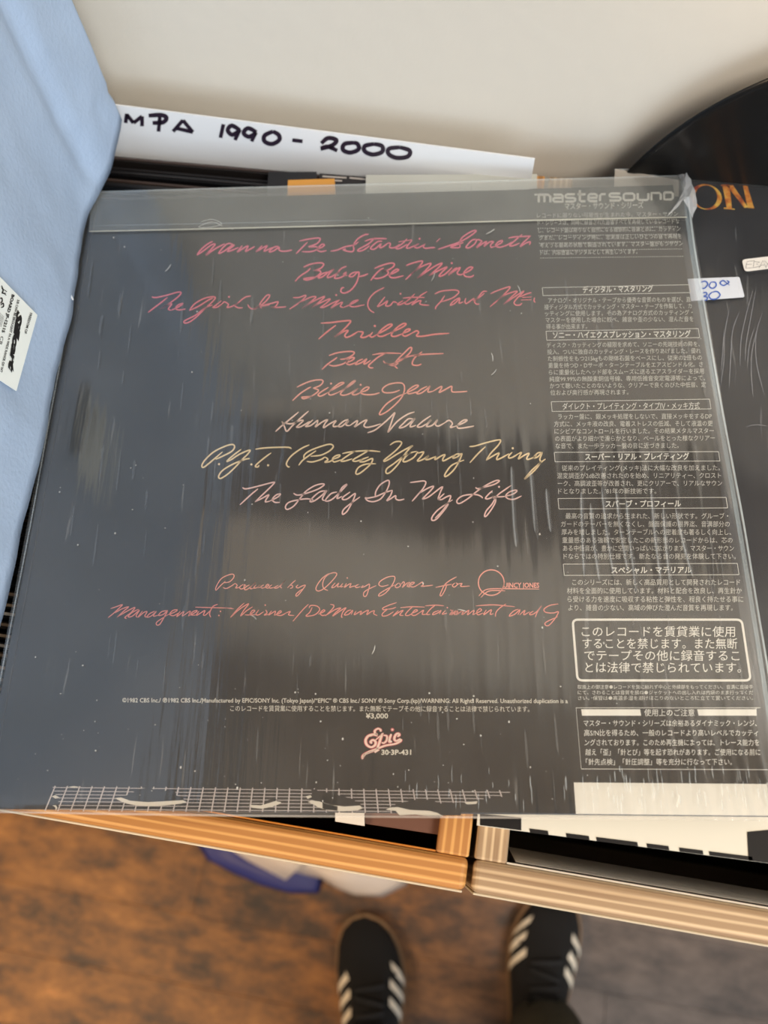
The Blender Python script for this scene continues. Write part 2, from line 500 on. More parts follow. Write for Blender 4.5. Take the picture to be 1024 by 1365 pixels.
# ---------------------------------------------------------------- white sleeve with black marks, lying in the right crate's mouth
ang = math.radians(2.12)
wz = -.0125
A0 = P(636, 1100, wz); B0 = P(1014, 1149, wz)
dirx = (B0 - A0).normalized(); diry = Vector((-dirx.y, dirx.x, 0))
ws = thing('record_sleeve', 'white record sleeve with black block border under the bottom edge of the big sleeve', 'record sleeve', A0)
b_ = bmesh.new()
quad_slab(b_, [Vector((0, 0, 0)), dirx * .31, dirx * .31 + diry * .2, diry * .2], .0035)
obj('cover', b_, mat('white_sleeve', hexc(206, 204, 192), .55), ws)
b_ = bmesh.new()
wm = lambda a, b: P(a, b, wz + .0002) - A0
def c5(a): return 580 + a / 2.306
def edge_y(px): return 1108.6 + (px - 695) * (1149 - 1108.6) / (1014 - 695)
for (a, b, h) in ((290, 347, 5.5), (402, 473, 5.5), (495, 622, 5.5), (650, 718, 5.5), (750, 823, 5.5), (842, 975, 5.5)):
    a, b = c5(a), c5(b)
    poly(b_, [(a, edge_y(a) - h), (b, edge_y(b) - h), (b + 1, edge_y(b)), (a + 1, edge_y(a))], wm)
poly(b_, [(640, 1085), (695, 1090), (695, 1107), (640, 1100)], wm)
poly(b_, [(996, 1109), (1090, 1100), (1090, 1159), (998, 1147)], wm)
up_faces(b_)
obj('black_block', b_, black_print, ws)
# ---------------------------------------------------------------- the sleeve titled ...ON, under the right of the big sleeve
oz = -.0062
O1 = P(820, 225, oz); O2 = P(1024, 222, oz)
ax = (O2 - O1).normalized(); ay = Vector((-ax.y, ax.x, 0))
ons = thing('record_sleeve', 'black sleeve with fiery gold letters and price stickers, under the right of the big sleeve', 'record sleeve', O1 - ay * .325)
OB = O1 - ay * .325
def onm(z):
    return lambda a, b: P(a, b, oz + z) - OB
b_ = bmesh.new()
cl = Vector((0, 0, -.0014))
quad_slab(b_, [ax * .005 + ay * .004 + cl, ax * .319 + ay * .004 + cl, ax * .319 + ay * .3175 + cl, ax * .005 + ay * .3175 + cl], .0036)
on_cov = obj('cover', b_, mat('on_cover', (0.010, 0.010, 0.014, 1), .32, vary=.3, vscale=12), ons)
# ------------ gold letters
def gold():
    mt, nt, b = new_mat('fiery_gold')
    N = nt.nodes.new; L = nt.links.new
    tc = N('ShaderNodeTexCoord'); n = N('ShaderNodeTexNoise'); n.inputs['Scale'].default_value = 160; n.inputs['Detail'].default_value = 3
    L(tc.outputs['Object'], n.inputs['Vector'])
    cr = N('ShaderNodeValToRGB'); e = cr.color_ramp.elements
    e[0].position = .35; e[0].color = hexc(150, 50, 26); e[1].position = .68; e[1].color = hexc(244, 214, 96)
    k = e.new(.5); k.color = hexc(226, 140, 44)
    L(n.outputs['Fac'], cr.inputs[0]); L(cr.outputs[0], b.inputs['Base Color']); b.inputs['Roughness'].default_value = .45
    return mt
b_ = bmesh.new()
lm = onm(-.0013)
cx, cy = 941.5, 262.5
oo, ii = [], []
for k in range(28):
    a = math.tau * k / 28
    oo.append(b_.verts.new(lm(cx + 21 * math.cos(a) - 2.5 * math.sin(a) * -1, cy + 17 * math.sin(a))))
    ii.append(b_.verts.new(lm(cx + 15 * math.cos(a + .12), cy + 15.6 * math.sin(a + .12))))
for k in range(28):
    b_.faces.new((oo[k], oo[(k + 1) % 28], ii[(k + 1) % 28], ii[k]))
nm = lambda a, b: lm(700 + a / 3.16, 60 + b / 3.16)
for p_ in ([(832, 592), (862, 592), (872, 688), (850, 686)], [(850, 592), (876, 590), (940, 684), (925, 686)], [(918, 590), (936, 590), (966, 688), (938, 686)],
           [(838, 684), (884, 690), (884, 694), (838, 690)], [(905, 586), (960, 588), (960, 593), (905, 592)], [(826, 588), (862, 588), (862, 593), (826, 594)]):
    poly(b_, p_, nm)
up_faces(b_)
obj('lettering', b_, gold(), ons, label='fiery gold serif lettering')
# stickers
def sticker(px, z, corner=.0012):
    pts = [onm(z)(a, b) for a, b in px]
    b_ = bmesh.new()
    vs_ = []
    for i in range(len(pts)):
        p, q, r = pts[i - 1], pts[i], pts[(i + 1) % len(pts)]
        e1 = (p - q).normalized() * corner; e2 = (r - q).normalized() * corner
        for t in (0, .25, .5, .75, 1):
            vs_.append(b_.verts.new(q + e1 * (1 - t) ** 2 + e2 * t ** 2))
    f = b_.faces.new(vs_)
    ex = bmesh.ops.extrude_face_region(b_, geom=[f])
    for v in ex['geom']:
        if isinstance(v, bmesh.types.BMVert): v.co.z -= .00015
    up = b_
    bmesh.ops.recalc_face_normals(up, faces=up.faces[:])
    return up
stick_m = mat('sticker_white', hexc(216, 222, 232), .5)
o1 = obj('sticker', sticker([(989, 346), (1040, 340), (1042, 356), (993, 362)], .0009, .002), mat('sticker_paper', hexc(235, 232, 226), .5), ons, label='small white sticker lettered in grey')
b_ = bmesh.new()
em = onm(.0011)
ribbon(b_, parse('935,915 930,940;935,912 968,908;932,925 955,923;930,940 960,938;965,912 962,938;965,912 990,915 975,923 993,932 962,938;985,940 1003,908 1015,938;992,928 1012,926;1008,908 1022,922 1035,905;1022,922 1016,938', 700, 60, 3.16), .9, em, curve=False)
up_faces(b_)
obj('lettering', b_, mat('grey_ink', hexc(110, 108, 112), .6), o1)
o2 = obj('sticker', sticker([(905, 372), (986, 369), (993, 396), (910, 402)], .0009, .001), stick_m, ons, label='white price label written in blue')
b_ = bmesh.new()
ribbon(b_, parse('740,1000 760,995 770,1008 755,1025 738,1022;785,998 802,1000 805,1015 790,1025 776,1015 785,998;850,1003 835,992 822,1002 835,1013 852,1005 860,998 850,992;850,1003 862,1012;744,1046 762,1042 766,1052 748,1060 768,1062 764,1074 745,1074;790,1040 775,1055 785,1070 808,1068 822,1052 808,1038 788,1042', 700, 60, 3.16), 1.7, em)
up_faces(b_)
obj('lettering', b_, mat('blue_ink', hexc(60, 100, 190), .6), o2)
# plastic of that sleeve
def film_sheet(w_, h_, nx, ny, fz, origin=Vector((0, 0, 0)), ex=Vector((1, 0, 0)), ey=Vector((0, 1, 0)), x0=0, y0=0):
    b_ = bmesh.new()
    G = [[b_.verts.new(origin + ex * (x0 + (w_ - x0) * i / nx) + ey * (y0 + (h_ - y0) * j / ny) + Vector((0, 0, fz(x0 + (w_ - x0) * i / nx, y0 + (h_ - y0) * j / ny)))) for i in range(nx + 1)] for j in range(ny + 1)]
    for j in range(ny):
        for i in range(nx):
            b_.faces.new((G[j][i], G[j][i + 1], G[j + 1][i + 1], G[j + 1][i]))
    return b_
def onz(x, y):
    q = noise.noise(Vector((x * 60 + math.sin(y * 20), y * 9, 3)))
    return .0003 * q
on_film = film('clear_film_wrinkled', .035, .9, .12, .5, sscale=(120, 14, 1), scratch=.10)
obj('clear_cover', film_sheet(.325, .325, 90, 60, onz, ex=ax, ey=ay), on_film, ons, smooth=True, label='clear wrinkled plastic cover')
# curved creases of that plastic, raised as thin welts
b_ = bmesh.new()
cm = onm(.0008)
CR = ['240,400 235,500 225,620;270,290 245,420 240,560 220,700;320,310 285,400 275,520 265,700;385,200 350,330 325,450 320,580;400,190 375,330 350,470 345,560;395,380 365,480 355,600;410,380 380,500 375,620 385,740;430,320 400,420 400,560 440,730;350,880 400,870 457,878;440,400 415,420;457,490 440,510;300,600 290,700']
for s_ in CR: ribbon(b_, parse(s_, 900, 330, 3.685), 1.0, cm, taper=.2)
up_faces(b_)
obj('crease_and_glint', b_, film('crease_film', .16, .9, .2, hcol=(.85, .9, 1, 1)), ons, kind='stuff')
b_ = bmesh.new()
ribbon(b_, [[(819, 226), (900, 225), (1000, 223), (1080, 221)]], 2.2, onm(.0008), curve=False, taper=.8)
ribbon(b_, [[(830, 234), (905, 233), (1000, 232), (1080, 231)]], 1.2, onm(.0009), curve=False, taper=.8)
up_faces(b_)
obj('welded_edge', b_, film('weld_film', .30, 1.2, .2), ons)
b_ = bmesh.new()
poly(b_, [(820, 225), (905, 240), (905, 262), (818, 262)], onm(.0010)); up_faces(b_)
obj('flap', b_, film('flap_film', .42, .8, .3, hcol=(.95, .86, .74, 1)), ons, label='folded pale plastic flap')

# ---------------------------------------------------------------- THE BIG SLEEVE
big = thing('record_sleeve', 'big black album sleeve back with pink handwritten song titles in clear plastic', 'record sleeve', (0, 0, HS), TH)
ZC = -.0012
cov = obj('cover', boxbm(.0052, .3188, .0015, .3190, ZC - .0036, ZC, bevel=.0004, seg=1), black_print, big, label='matt black printed card')
obj('spine', boxbm(.0009, .0051, .0015, .3190, ZC - .0034, ZC - .0012, bevel=.0008), mat('spine_black', (.010, .012, .016, 1), .3), big)
# obi strip
ob = bmesh.new()
s0 = S(ZC + .00018)
xl = lambda y: 708 + (y - 300) * (767 - 708) / (1088 - 300)
xr_ = lambda y: MSI  # unused
L_ = [(707, 246), (708, 330), (727, 600), (748, 825), (765, 1043), (768, 1086)]
R_ = []
pts = [s0(*p) for p in L_]
poly_pts = pts[:-1] + []
top_y = .3188
vsl = [Vector((s0(706, 250).x, top_y, s0(0, 0).z))] + [s0(*p) for p in L_[1:5]]
vsr = [Vector((.3186, v.y, v.z)) for v in vsl]
vr = [(ob.verts.new(a), ob.verts.new(b)) for a, b in zip(vsl, vsr)]
for i in range(len(vr) - 1):
    ob.faces.new((vr[i][0], vr[i + 1][0], vr[i + 1][1], vr[i][1]))
up_faces(ob)
obi = obj('paper_strip', ob, mat('obi_black', (.014, .014, .014, 1), .33), big, label='black paper strip with white Japanese print down the right side')
ob = bmesh.new()
a1, a2 = vsl[-1], s0(768, 1086); a2.y = .0018
v4 = [ob.verts.new(c) for c in (a1, a2, Vector((.3186, a2.y, a2.z)), Vector((.3186, a1.y, a1.z)))]
ob.faces.new(v4); up_faces(ob)
obj('white_band', ob, mat('obi_white', hexc(234, 233, 224), .5), obi, label='blank white bottom band')

# --- handwriting ---------------------------------------------------
ZT = ZC + .00035
mpt = S(ZT)
K = 6.0235
A, B, Cc = (250, 300, K), (420, 295, K), (560, 295, K)
ink = lambda n, c: mat('ink_' + n, hexc(*[min(255, v * k) for v, k in zip(c, (1.08, 1.07, 1.08))]), .5)
LINES = [
 ('pink', (224, 112, 136), 1.75, [
  A + ('75,240 110,195 165,150 203,132;75,243 130,205 190,160 222,155 185,200 148,242 200,205 250,175 300,150;375,160 330,148 290,175 250,228 300,205 355,165 375,163 340,190 320,212 350,205 410,180;440,165 420,190 400,218 450,185 485,168 480,185 465,212 500,195 540,172;600,165 575,190 550,215 600,185 640,165 625,190 615,210 640,200 680,180;730,170 690,180 655,215 690,208 735,178 735,200 760,210 800,208 840,200',),
  (180, 290, 3.4133, '748,107 790,98 835,93 842,102 825,120 790,133 825,133 828,145 800,155 760,155;733,165 752,145 785,112;825,145 850,135 862,125 850,122 830,145 845,155 872,150'),
  B + ('125,240 180,230 240,205 310,190 350,165;432,105 400,108 345,140 310,190 312,225 300,243 260,240 225,228 250,222;485,130 430,180 350,225 350,240 390,230 440,195;400,160 450,143 520,138 575,140;540,160 500,165 445,215 480,222 530,180 520,210 545,205 590,172;590,172 605,180 600,210 640,210 680,185;740,140 700,180 650,215 680,218 740,185;670,165 780,148;780,152 735,208 760,213 830,180;835,180 798,205 830,212 885,182;885,182 870,205 890,217 930,212 965,210;840,140;975,165 1005,137',),
  Cc + ('145,225 220,200 320,165 400,120 450,80 430,75 380,100 335,135 320,170 320,205 300,212 245,208 290,190 350,170;455,145 420,150 385,185 370,210 400,210 440,180 460,148 500,158;500,158 475,185 455,212 500,180 535,162 515,200 560,165 590,165 570,185 570,208 600,203;600,203 650,175 662,155 630,165 607,195 640,208 700,190 740,165;820,105 750,165 720,195 750,195 800,175;885,120 830,170 805,203 850,175 885,165 878,190;710,135 760,125 830,122 890,118',),
 ]),
 ('pink_second', (228, 112, 130), 1.8, [
  (380, 335, K, '148,128 200,105 260,93 300,95 310,110 280,140 225,155;80,243 120,200 180,160 205,135;225,155 275,155 285,175 240,210 180,230 150,222 200,212 250,205;345,165 300,180 265,212 300,205 345,170 395,142;395,142 355,180 340,210 380,200 440,160;495,120 450,140 410,190 398,215 430,215 475,195 492,168 470,185 500,195;580,165 540,175 515,200 545,202 580,170 595,175 575,250 530,310 480,335 450,325 455,297 475,290;590,205 630,195 668,180'),
  (490, 335, K, '55,138 110,115 180,95 215,100 205,125 155,155 115,160;25,235 60,190 100,150 130,135;115,160 160,160 165,180 130,205 80,218 50,215;165,195 220,170 250,150 230,145 190,175 180,205 220,212 290,195;310,115 360,95 430,78 440,90 400,140 350,185 305,228;350,185 420,130 490,100 510,102 470,150 400,215;400,215 450,180 540,120 600,95 560,140 490,198;490,198 560,160 640,125 600,165 575,200 620,185 680,130;677,95;720,130 690,150 650,190 700,155 745,130 720,175 745,188 770,180;770,180 820,155 845,130 815,130 775,170 785,200 830,205 855,190'),
 ]),
 ('pink_third', (226, 114, 126), 1.6, [
  (190, 375, K, '75,125 110,130 200,110 280,88 310,90 290,120 240,160 190,195 140,225;200,130 150,170 90,215 45,250;140,225 190,195 235,180 208,222 230,232;230,232 290,205 325,178 290,188 265,215 290,230 345,222;375,235 420,180 490,140 550,125 585,130 560,165 500,220 440,280 380,325 340,335 335,320 370,300 430,270 500,215 560,190;375,235 450,200 530,150 565,135;635,155 585,195 565,210 600,207 640,180;695,125;640,180 660,165 690,185 680,210 720,200 770,175;870,118 820,130 760,180 742,197 770,212 805,212;845,185 860,210 885,222 920,212 980,170 1015,130 1020,110 995,115 950,170 940,200 958,215;890,222 950,200 1020,190'),
  (350, 375, K, '0,192 60,180 115,165 125,170 100,205 65,210 120,210 190,204;245,130 290,130 345,112 340,130 290,175 215,225;290,175 380,130 430,125 380,170 315,218;315,218 400,165 500,120 450,170 395,210;395,210 460,175 545,140 500,185 465,210 500,205 560,175 620,148;592,110;620,148 580,185 550,215 600,185 642,168 625,200 650,210;650,210 720,180 770,150 730,160 700,190 730,205 820,188'),
  (480, 370, K, '195,80 120,120 75,170 62,220 80,260 115,283;200,155 165,200 140,233 180,215 222,188 205,225 240,225 270,195 300,205;345,185 300,215 330,215 380,185;325,130;440,130 400,170 360,205 385,213 430,190;345,165 430,158 520,160;540,112 480,150 415,220 460,192 490,185 480,210 510,220 555,222;600,132 650,110 740,100 785,105 790,125 740,165 650,195;680,145 650,190 610,235 608,255;800,160 750,190 725,222 760,208 802,168 795,205 830,195;850,165 843,195 855,208 890,185 915,168 915,185 950,165 1000,125;1020,110 985,115 940,170 920,195 935,212 960,212'),
  (590, 370, K, '385,130 440,105 530,75 540,85 500,130 440,185 380,235;440,185 500,140 600,108 560,150 490,215;490,215 570,160 655,108 600,165 575,200 590,220 620,220 640,205;620,155 680,130 715,120;640,160 715,155;630,180 715,178;740,160 735,185 745,200'),
 ]),
 ('coral', (232, 122, 118), 1.9, [
  (420, 415, 5.389, '42,85 120,80 200,70 255,68 240,95 190,145 140,185;150,100 90,145 25,200;140,185 200,148 238,138 215,170 225,187 260,175 310,145;310,145 345,150 335,172 330,186 360,186 400,165;415,150 395,175 410,185 440,170;430,105;440,170 520,125 555,97 530,95 480,130 450,170 480,180 530,160;530,160 620,118 655,92 630,90 580,125 548,170 575,180 630,160;630,160 675,140 682,127 655,133 630,165 650,178 700,155;700,155 730,140 745,152 730,177 780,178 860,165 965,158'),
 ]),
 ('coral_second', (234, 140, 128), 1.8, [
  (420, 415, 5.389, '100,318 160,298 240,288 280,293 270,315 220,340 180,345;50,418 90,380 140,345 160,330;220,340 240,350 200,378 140,392 100,385;225,370 270,350 282,332 250,338 225,370 250,383 300,365;345,342 310,358 290,382 330,370 372,342 350,375 365,375 400,352;515,298 460,325 410,365 385,390 395,405 420,405;412,312 500,300 620,303;490,355 510,375 550,380 620,350 680,300 695,265 680,262 650,290 600,340 570,380 580,400 595,410;500,372 560,390 600,372;600,350 690,320 750,318;770,290 720,330 700,365 705,385 740,388 765,378;700,315 800,308 925,303'),
 ]),
 ('salmon', (236, 158, 138), 1.7, [
  (380, 495, K, '95,128 150,100 220,75 290,68 305,85 280,115 225,135;60,235 120,180 180,140 210,125;225,135 268,150 250,175 200,205 150,220 135,208 160,205 220,200;350,128 290,165 265,190 290,198 345,170;370,98;340,172 430,120 475,92 440,95 380,140 350,175 370,190 430,168;430,168 520,115 565,78 540,85 480,140 445,180 470,192 520,178 590,135;590,135 550,170 540,185 570,187 610,168;607,108;610,168 655,152 675,130 650,128 615,155 610,175 650,187 710,185 760,172'),
  (480, 495, K, '320,150 270,168 210,172 182,160 185,135 230,105 300,92 345,100 358,140 340,200 290,260 220,320 165,348 160,330 210,265 290,210 370,175;370,175 440,140 470,115 440,115 385,155 390,180 440,170 460,165;540,120 490,145 455,178 490,175 540,140 562,118 545,165 590,158;590,158 650,122 655,135 635,170 680,148 735,120 735,148 745,165 800,165 862,160'),
 ]),
 ('peach', (244, 206, 186), 1.8, [
  (360, 540, K, '230,55 170,105 90,170 45,212;310,48 250,100 180,165 135,210 115,170 95,130;95,140 170,150 240,125 270,120;270,125 225,165 215,178 250,172 320,130;345,118 300,158 288,172 330,162 385,118;385,118 378,150 365,175 420,135 462,118 440,150 430,182 480,150 530,125 512,152 510,172 550,168;630,115 590,130 548,170 580,168 632,122 610,158 640,165;640,165 700,125 695,150 680,175 740,135 778,120 755,160 770,178 820,172 890,150'),
  (490, 540, K, '0,222 60,200 130,145 180,100 220,60 205,100 185,160 165,215 180,200 240,130 320,75 378,55;375,115 330,110 290,145 255,182 300,172 360,125 382,108 350,150 345,175 390,162;510,85 450,125 400,170 430,175 475,150;475,150 512,118 485,150 475,172 520,162 562,118 545,155 570,168 620,142;620,142 655,122 682,148 665,178 700,172;700,172 760,148 800,122 770,122 725,160 730,185 790,180 855,168'),
 ]),
 ('cream', (246, 214, 166), 1.8, [
  (260, 585, K, '165,165 230,135 295,100 318,65 300,45 240,60 150,105 80,170 55,215 70,228 120,190 220,105;193,203;370,85 310,130 255,180 290,167 360,122 440,90 425,120 380,165 320,230 260,285 205,318 190,300 220,255 300,205 400,165 440,158;453,205;485,83 560,73 660,68 750,68 775,80;612,112 560,150 500,200 485,222 505,225 515,210;587,212;918,48 850,80 770,140 735,195 745,222 762,225'),
  (380, 585, K, '110,212 150,165 250,95;205,140 290,130 360,95 388,60 360,43 290,60 200,95 155,130 152,160;175,180 220,185 290,165 320,145;320,145 345,165 320,187 360,182 385,165;385,165 432,145 440,130 410,135 382,160 395,185 450,168;570,95 510,130 450,175 480,178 540,160;675,92 610,130 545,170 570,180 620,162;460,118 540,103 670,95 765,103;672,145 620,165 600,183 640,182 690,160 705,165 685,205 630,255 590,282 568,275 590,230 650,203 730,200'),
  (500, 580, K, '120,80 160,55 205,52 210,75 160,130 80,195 75,210 110,195 190,145 300,85 270,115 220,180 180,240 120,300 90,305 95,270 150,230 230,170 290,140;335,130 270,150 225,205 250,212 310,180 345,132;345,145 390,135 375,165 340,207 380,198 432,165 405,192 430,195 490,170;490,170 482,197 530,168 562,158 545,190 550,207 600,182 640,160;690,150 650,155 625,185 660,175 697,148 680,200 640,270 590,320 560,332 570,300 620,240 715,200'),
  (610, 580, 7.877, '125,120 180,115 300,80 430,50 452,65 420,115 350,190 300,265;295,120 220,190 130,290;300,265 370,220 437,188 415,235 415,257 460,240 540,195;575,180 540,215 540,240 580,232 640,195;580,138;640,195 672,183 650,225 642,250 700,212 752,192 730,235 735,255 790,238 830,210;885,180 840,190 800,235 840,230 888,183 865,250 870,290 810,370 710,458 720,440 780,370 865,295 925,250'),
 ]),
 ('rose', (244, 200, 190), 1.7, [
  (310, 635, K, '80,90 110,100 200,80 325,48 330,60 270,120 180,205;205,100 150,145 60,228;180,205 240,175 292,148 270,185 265,205 300,198;300,198 360,168 385,142 350,150 320,185 340,208 380,208;490,135 520,150 580,140 680,105 735,70 720,60 660,75 590,120 540,180 490,240 440,265 425,245 450,210 520,190 600,180 650,190;745,115 700,125 650,165 622,202 660,195 720,150 757,113 722,180 745,195;840,125 790,140 745,195 790,190 850,140 920,65 880,90 850,150 840,178 880,160;945,125 890,165 885,185 920,182 978,140 985,150 960,210 920,280 885,305 890,270 940,225 1024,165'),
  (470, 635, 7.877, '240,215 245,160 290,90 360,45 385,50 380,100 340,180 290,240 220,265 160,255 135,225 160,228 250,210 340,170 420,145;420,145 400,200 360,255 400,235 452,203 455,235 490,250 545,238;605,65 680,55 750,48 770,70 740,130 680,200 625,262;700,180 780,130 852,103 820,150 760,210 730,240;730,240 800,215 940,110 925,160 900,230 915,250;1010,290 960,360 880,450 835,460 840,420 900,350 1015,270'),
  (580, 635, 7.877, '98,180 60,215 40,242 70,243 120,215 162,203 160,230 130,290 70,370 0,440;100,305 185,245;425,115 450,130 510,115 620,85 675,50 650,42 590,65 500,115 430,165 350,230 270,280 235,280 235,245 290,205 380,190 450,195 490,215 500,230;605,150 560,190 530,230 560,235 620,210;673,110;800,95 720,150 650,205 600,290 540,360 520,415 540,415 590,350 630,280 635,235 600,215 680,215 740,210;740,210 820,185 860,155 840,145 780,165 742,205 770,235 830,240 910,205'),
 ]),
 ('pale_red', (226, 150, 134), 1.2, [
  (280, 755, 7.314, '55,235 60,200 110,120 190,80 230,80 230,110 190,150 130,160;60,235 100,190 150,145;125,205 160,215 210,190 245,165;245,165 265,185 250,210 290,205;325,175 290,200 300,220 330,210 335,178 350,190;385,180 350,200 335,225 370,220 445,155 400,200 395,218 425,212;450,180 425,212 460,205 485,180 465,208 500,200;525,180 495,200 510,212 540,203;540,203 575,185 560,175 540,200 560,212 580,205;605,180 578,200 588,212 625,205;665,185 630,205 640,213 672,200 735,135 700,175 688,200 702,212;835,135 800,165 755,210;770,190 800,185 805,205 780,215;860,180 840,200 860,210 900,190 930,185 900,230 860,280 840,290 845,265 900,220'),
  (410, 755, 7.314, '240,70 200,75 140,120 90,190 85,230 120,238 180,200 250,130 285,80 270,62 220,70 170,110 148,170 160,215 200,235;270,160 235,205 265,200 305,163 290,198 320,195;345,165 322,198 350,195;388,113;380,165 360,205 395,180 425,168 410,205 440,195 470,190;500,175 470,190 475,207 515,198;545,185 525,205 560,195 603,173 600,210 575,285 550,290 550,255 590,225 670,187;790,180 730,195 697,180 710,145 780,105 845,98 850,130 820,190 760,260 700,290 700,270 750,235 850,180;890,160 855,190 870,208 905,190 897,160;915,175 935,150 945,165 925,205 970,165 1000,160 985,200 1010,190'),
  (540, 750, 5.389, '5,150 25,145 15,172 38,165;38,165 68,145 50,142 35,165 60,175 95,158;95,158 125,140 130,160 115,170 150,168 200,162;370,102 320,130 285,160 260,210 252,235 265,235 290,190 300,155;220,178 280,165 335,155;358,145 340,165 355,175 378,155 365,145;378,155 410,150 400,170 465,168;530,240 570,200 620,188 720,187 965,190;545,250 590,210 640,200 720,203'),
 ]),
 ('pale_red_second', (222, 134, 122), 1.2, [
  (140, 798, K, '45,80 90,65 140,48 110,80 60,125 25,152;80,115 130,85 190,65 150,100 95,150;95,150 160,110 240,70 210,110 160,150 175,160;270,85 220,110 185,145 220,140 277,92 250,135 260,150;300,100 265,150 310,112 338,105 320,140 340,150;400,100 360,120 335,148 370,140 412,102 388,140 430,132;500,95 455,105 430,135 470,125 502,95 480,140 440,205 415,210 420,185 500,132;500,132 560,108 580,90 545,95 520,125 550,137 590,115;605,100 575,145 635,102 620,140 685,100 668,140;668,140 728,110 738,95 705,105 690,130 730,132;755,100 735,135 802,95 790,130 810,130 850,90;905,45 870,60 850,90 840,125 850,150;725,68 850,72 1020,76;927,102;915,135'),
  (300, 798, K, '0,75 70,82;155,35 100,85 45,150 110,90 190,40 150,95 125,140 170,100 222,65;160,130 200,128 240,97 220,95 200,130 245,128;272,90 248,125 270,130 310,105;323,52;325,90 338,112 315,132 350,125;375,98 350,132 405,100 395,132;395,135 450,110 442,98 415,128 450,135 490,115;490,115 525,103 510,130 555,135;670,45 620,95 545,182;700,70 680,110 650,140 720,130 760,90 740,60 690,55 675,75;750,125 800,100 790,90 765,115 780,135 810,130;845,45 875,55 860,85 805,140;820,130 880,90 930,75 890,110 865,140 930,95 972,73 945,110 935,145 945,150'),
  (450, 798, K, '110,90 80,100 55,130 90,125 122,93 110,128;150,100 135,130 190,100 180,130;185,130 210,110 248,93 235,128 270,105 297,98 290,120 320,137;475,32 420,50 365,75 370,90 400,85 365,115 360,138 400,135 450,105;400,85 440,80 470,68;490,95 445,140 500,105 527,95 500,130 530,135;610,60 570,95 545,130 570,135 600,118;505,72 600,65 700,68;600,118 642,97 625,90 595,125 620,135 660,112;660,112 692,93 680,125 715,125;790,50 750,80 715,125 745,125;705,58 790,52 855,58;815,95 775,110 765,130 810,112 832,93 818,125;868,95 840,125 880,115;882,72;930,90 900,130 952,98 940,130 1010,95 1000,130'),
  (600, 798, K, '0,90 20,100 10,130 62,98 50,130 102,98 92,130;100,130 152,93 140,130 192,93 182,130;182,130 250,97 240,80 215,105 225,130 265,115;292,90 270,130 332,88 322,125 350,120;450,42 400,75 370,110 365,145;208,58 350,50 520,65;550,85 510,100 475,140 520,125 562,88 545,130;560,130 602,93 592,130 640,105;670,100 640,120 650,130 690,110 735,58 700,110 685,150;870,42 800,55 755,85 770,110 830,115 870,105 850,150 800,210 770,215 770,190 865,145'),
 ]),
]
for nm_, c, wpx, parts in LINES:
    bm = bmesh.new()
    for (x0, y0, sc, s) in parts: ribbon(bm, parse(s, x0, y0, sc), wpx * 1.13, mpt, taper=.6)
    if nm_ == 'pale_red':
        ring = [(655 + 17.2 * math.cos(a), 776.6 + 17.0 * math.sin(a)) for a in [math.tau * k / 40 for k in range(41)]]
        ribbon(bm, [ring], 1.6, mpt, curve=False, taper=1)
        text_into(bm, 'UINCY JONES', (671.5, 783.4), (719, 783.4), 9.5, mpt, bold=.025)
    up_faces(bm)
    obj('handwritten_line', bm, ink(nm_, c), big)
# stroked caption type
pr_m = mat('print_white', hexc(226, 222, 208), .5)
bm = bmesh.new()
text_into(bm, '©1982 CBS Inc./ ℗1982 CBS Inc./Manufactured by EPIC/SONY Inc. (Tokyo Japan)/“EPIC” ® CBS Inc./ SONY ® Sony Corp.(kp)/WARNING: All Rights Reserved. Unauthorized duplication is a', (163, 936.2), (757, 937.2), 8.2, mpt, bold=.012)
text_into(bm, 'このレコードを賃貸業に使用することを禁じます。また無断でテープその他に録音することは法律で禁じられています。', (307, 947.5), (706, 948.5), 8.6, mpt, bold=0)
text_into(bm, '¥3,000', (487.5, 957.6), (517.5, 957.6), 9.6, mpt, bold=.02)
text_into(bm, '30·3P-431', (508.5, 1006), (548.3, 1006), 9.4, mpt, bold=.03)
up_faces(bm)
obj('printed_text', bm, pr_m, big)
# record company mark
def mark(wadd, z, m_):
    bm = bmesh.new()
    E = parse('430,175 420,140 380,130 340,160 345,200 385,215;385,215 310,215 240,240 200,300 215,370 280,410 340,380 350,330 310,300 275,330 300,352;380,240 320,225 260,245;455,200 430,270 405,350 370,440;350,300 420,240 470,195;470,230 520,240 520,300 480,345 440,340;590,210 565,270 560,330 600,320;680,250 710,225 690,200 650,230 635,290 670,315 730,280;735,285 725,320 640,360 500,385 380,430 250,480 165,530 150,590', 470, 960, 11.378)
    W = [2.2, 2.6, 1.6, 2.6, 1.3, 2.0, 2.4, 2.4, 2.4]
    for s_, w_ in zip(E, W): ribbon(bm, [s_], w_ + wadd, S(z), calli=.15, taper=.6)
    ribbon(bm, [[(470 + 605 / 11.378, 960 + 145 / 11.378)]], 1.6 + wadd, S(z))
    f = wadd * .4
    poly(bm, [(482.5, 1012.5 + f), (485 - f, 1005), (503, 998.5 - f), (506 + f, 1000), (500, 1004), (499, 1001.5 + f), (488, 1006)], S(z))
    up_faces(bm)
    return obj('logo', bm, m_, big)
mark(1.6, ZT, mat('logo_pink', hexc(214, 104, 112), .5))
mark(0.0, ZT + .00012, mat('logo_cream', hexc(250, 222, 206), .5))

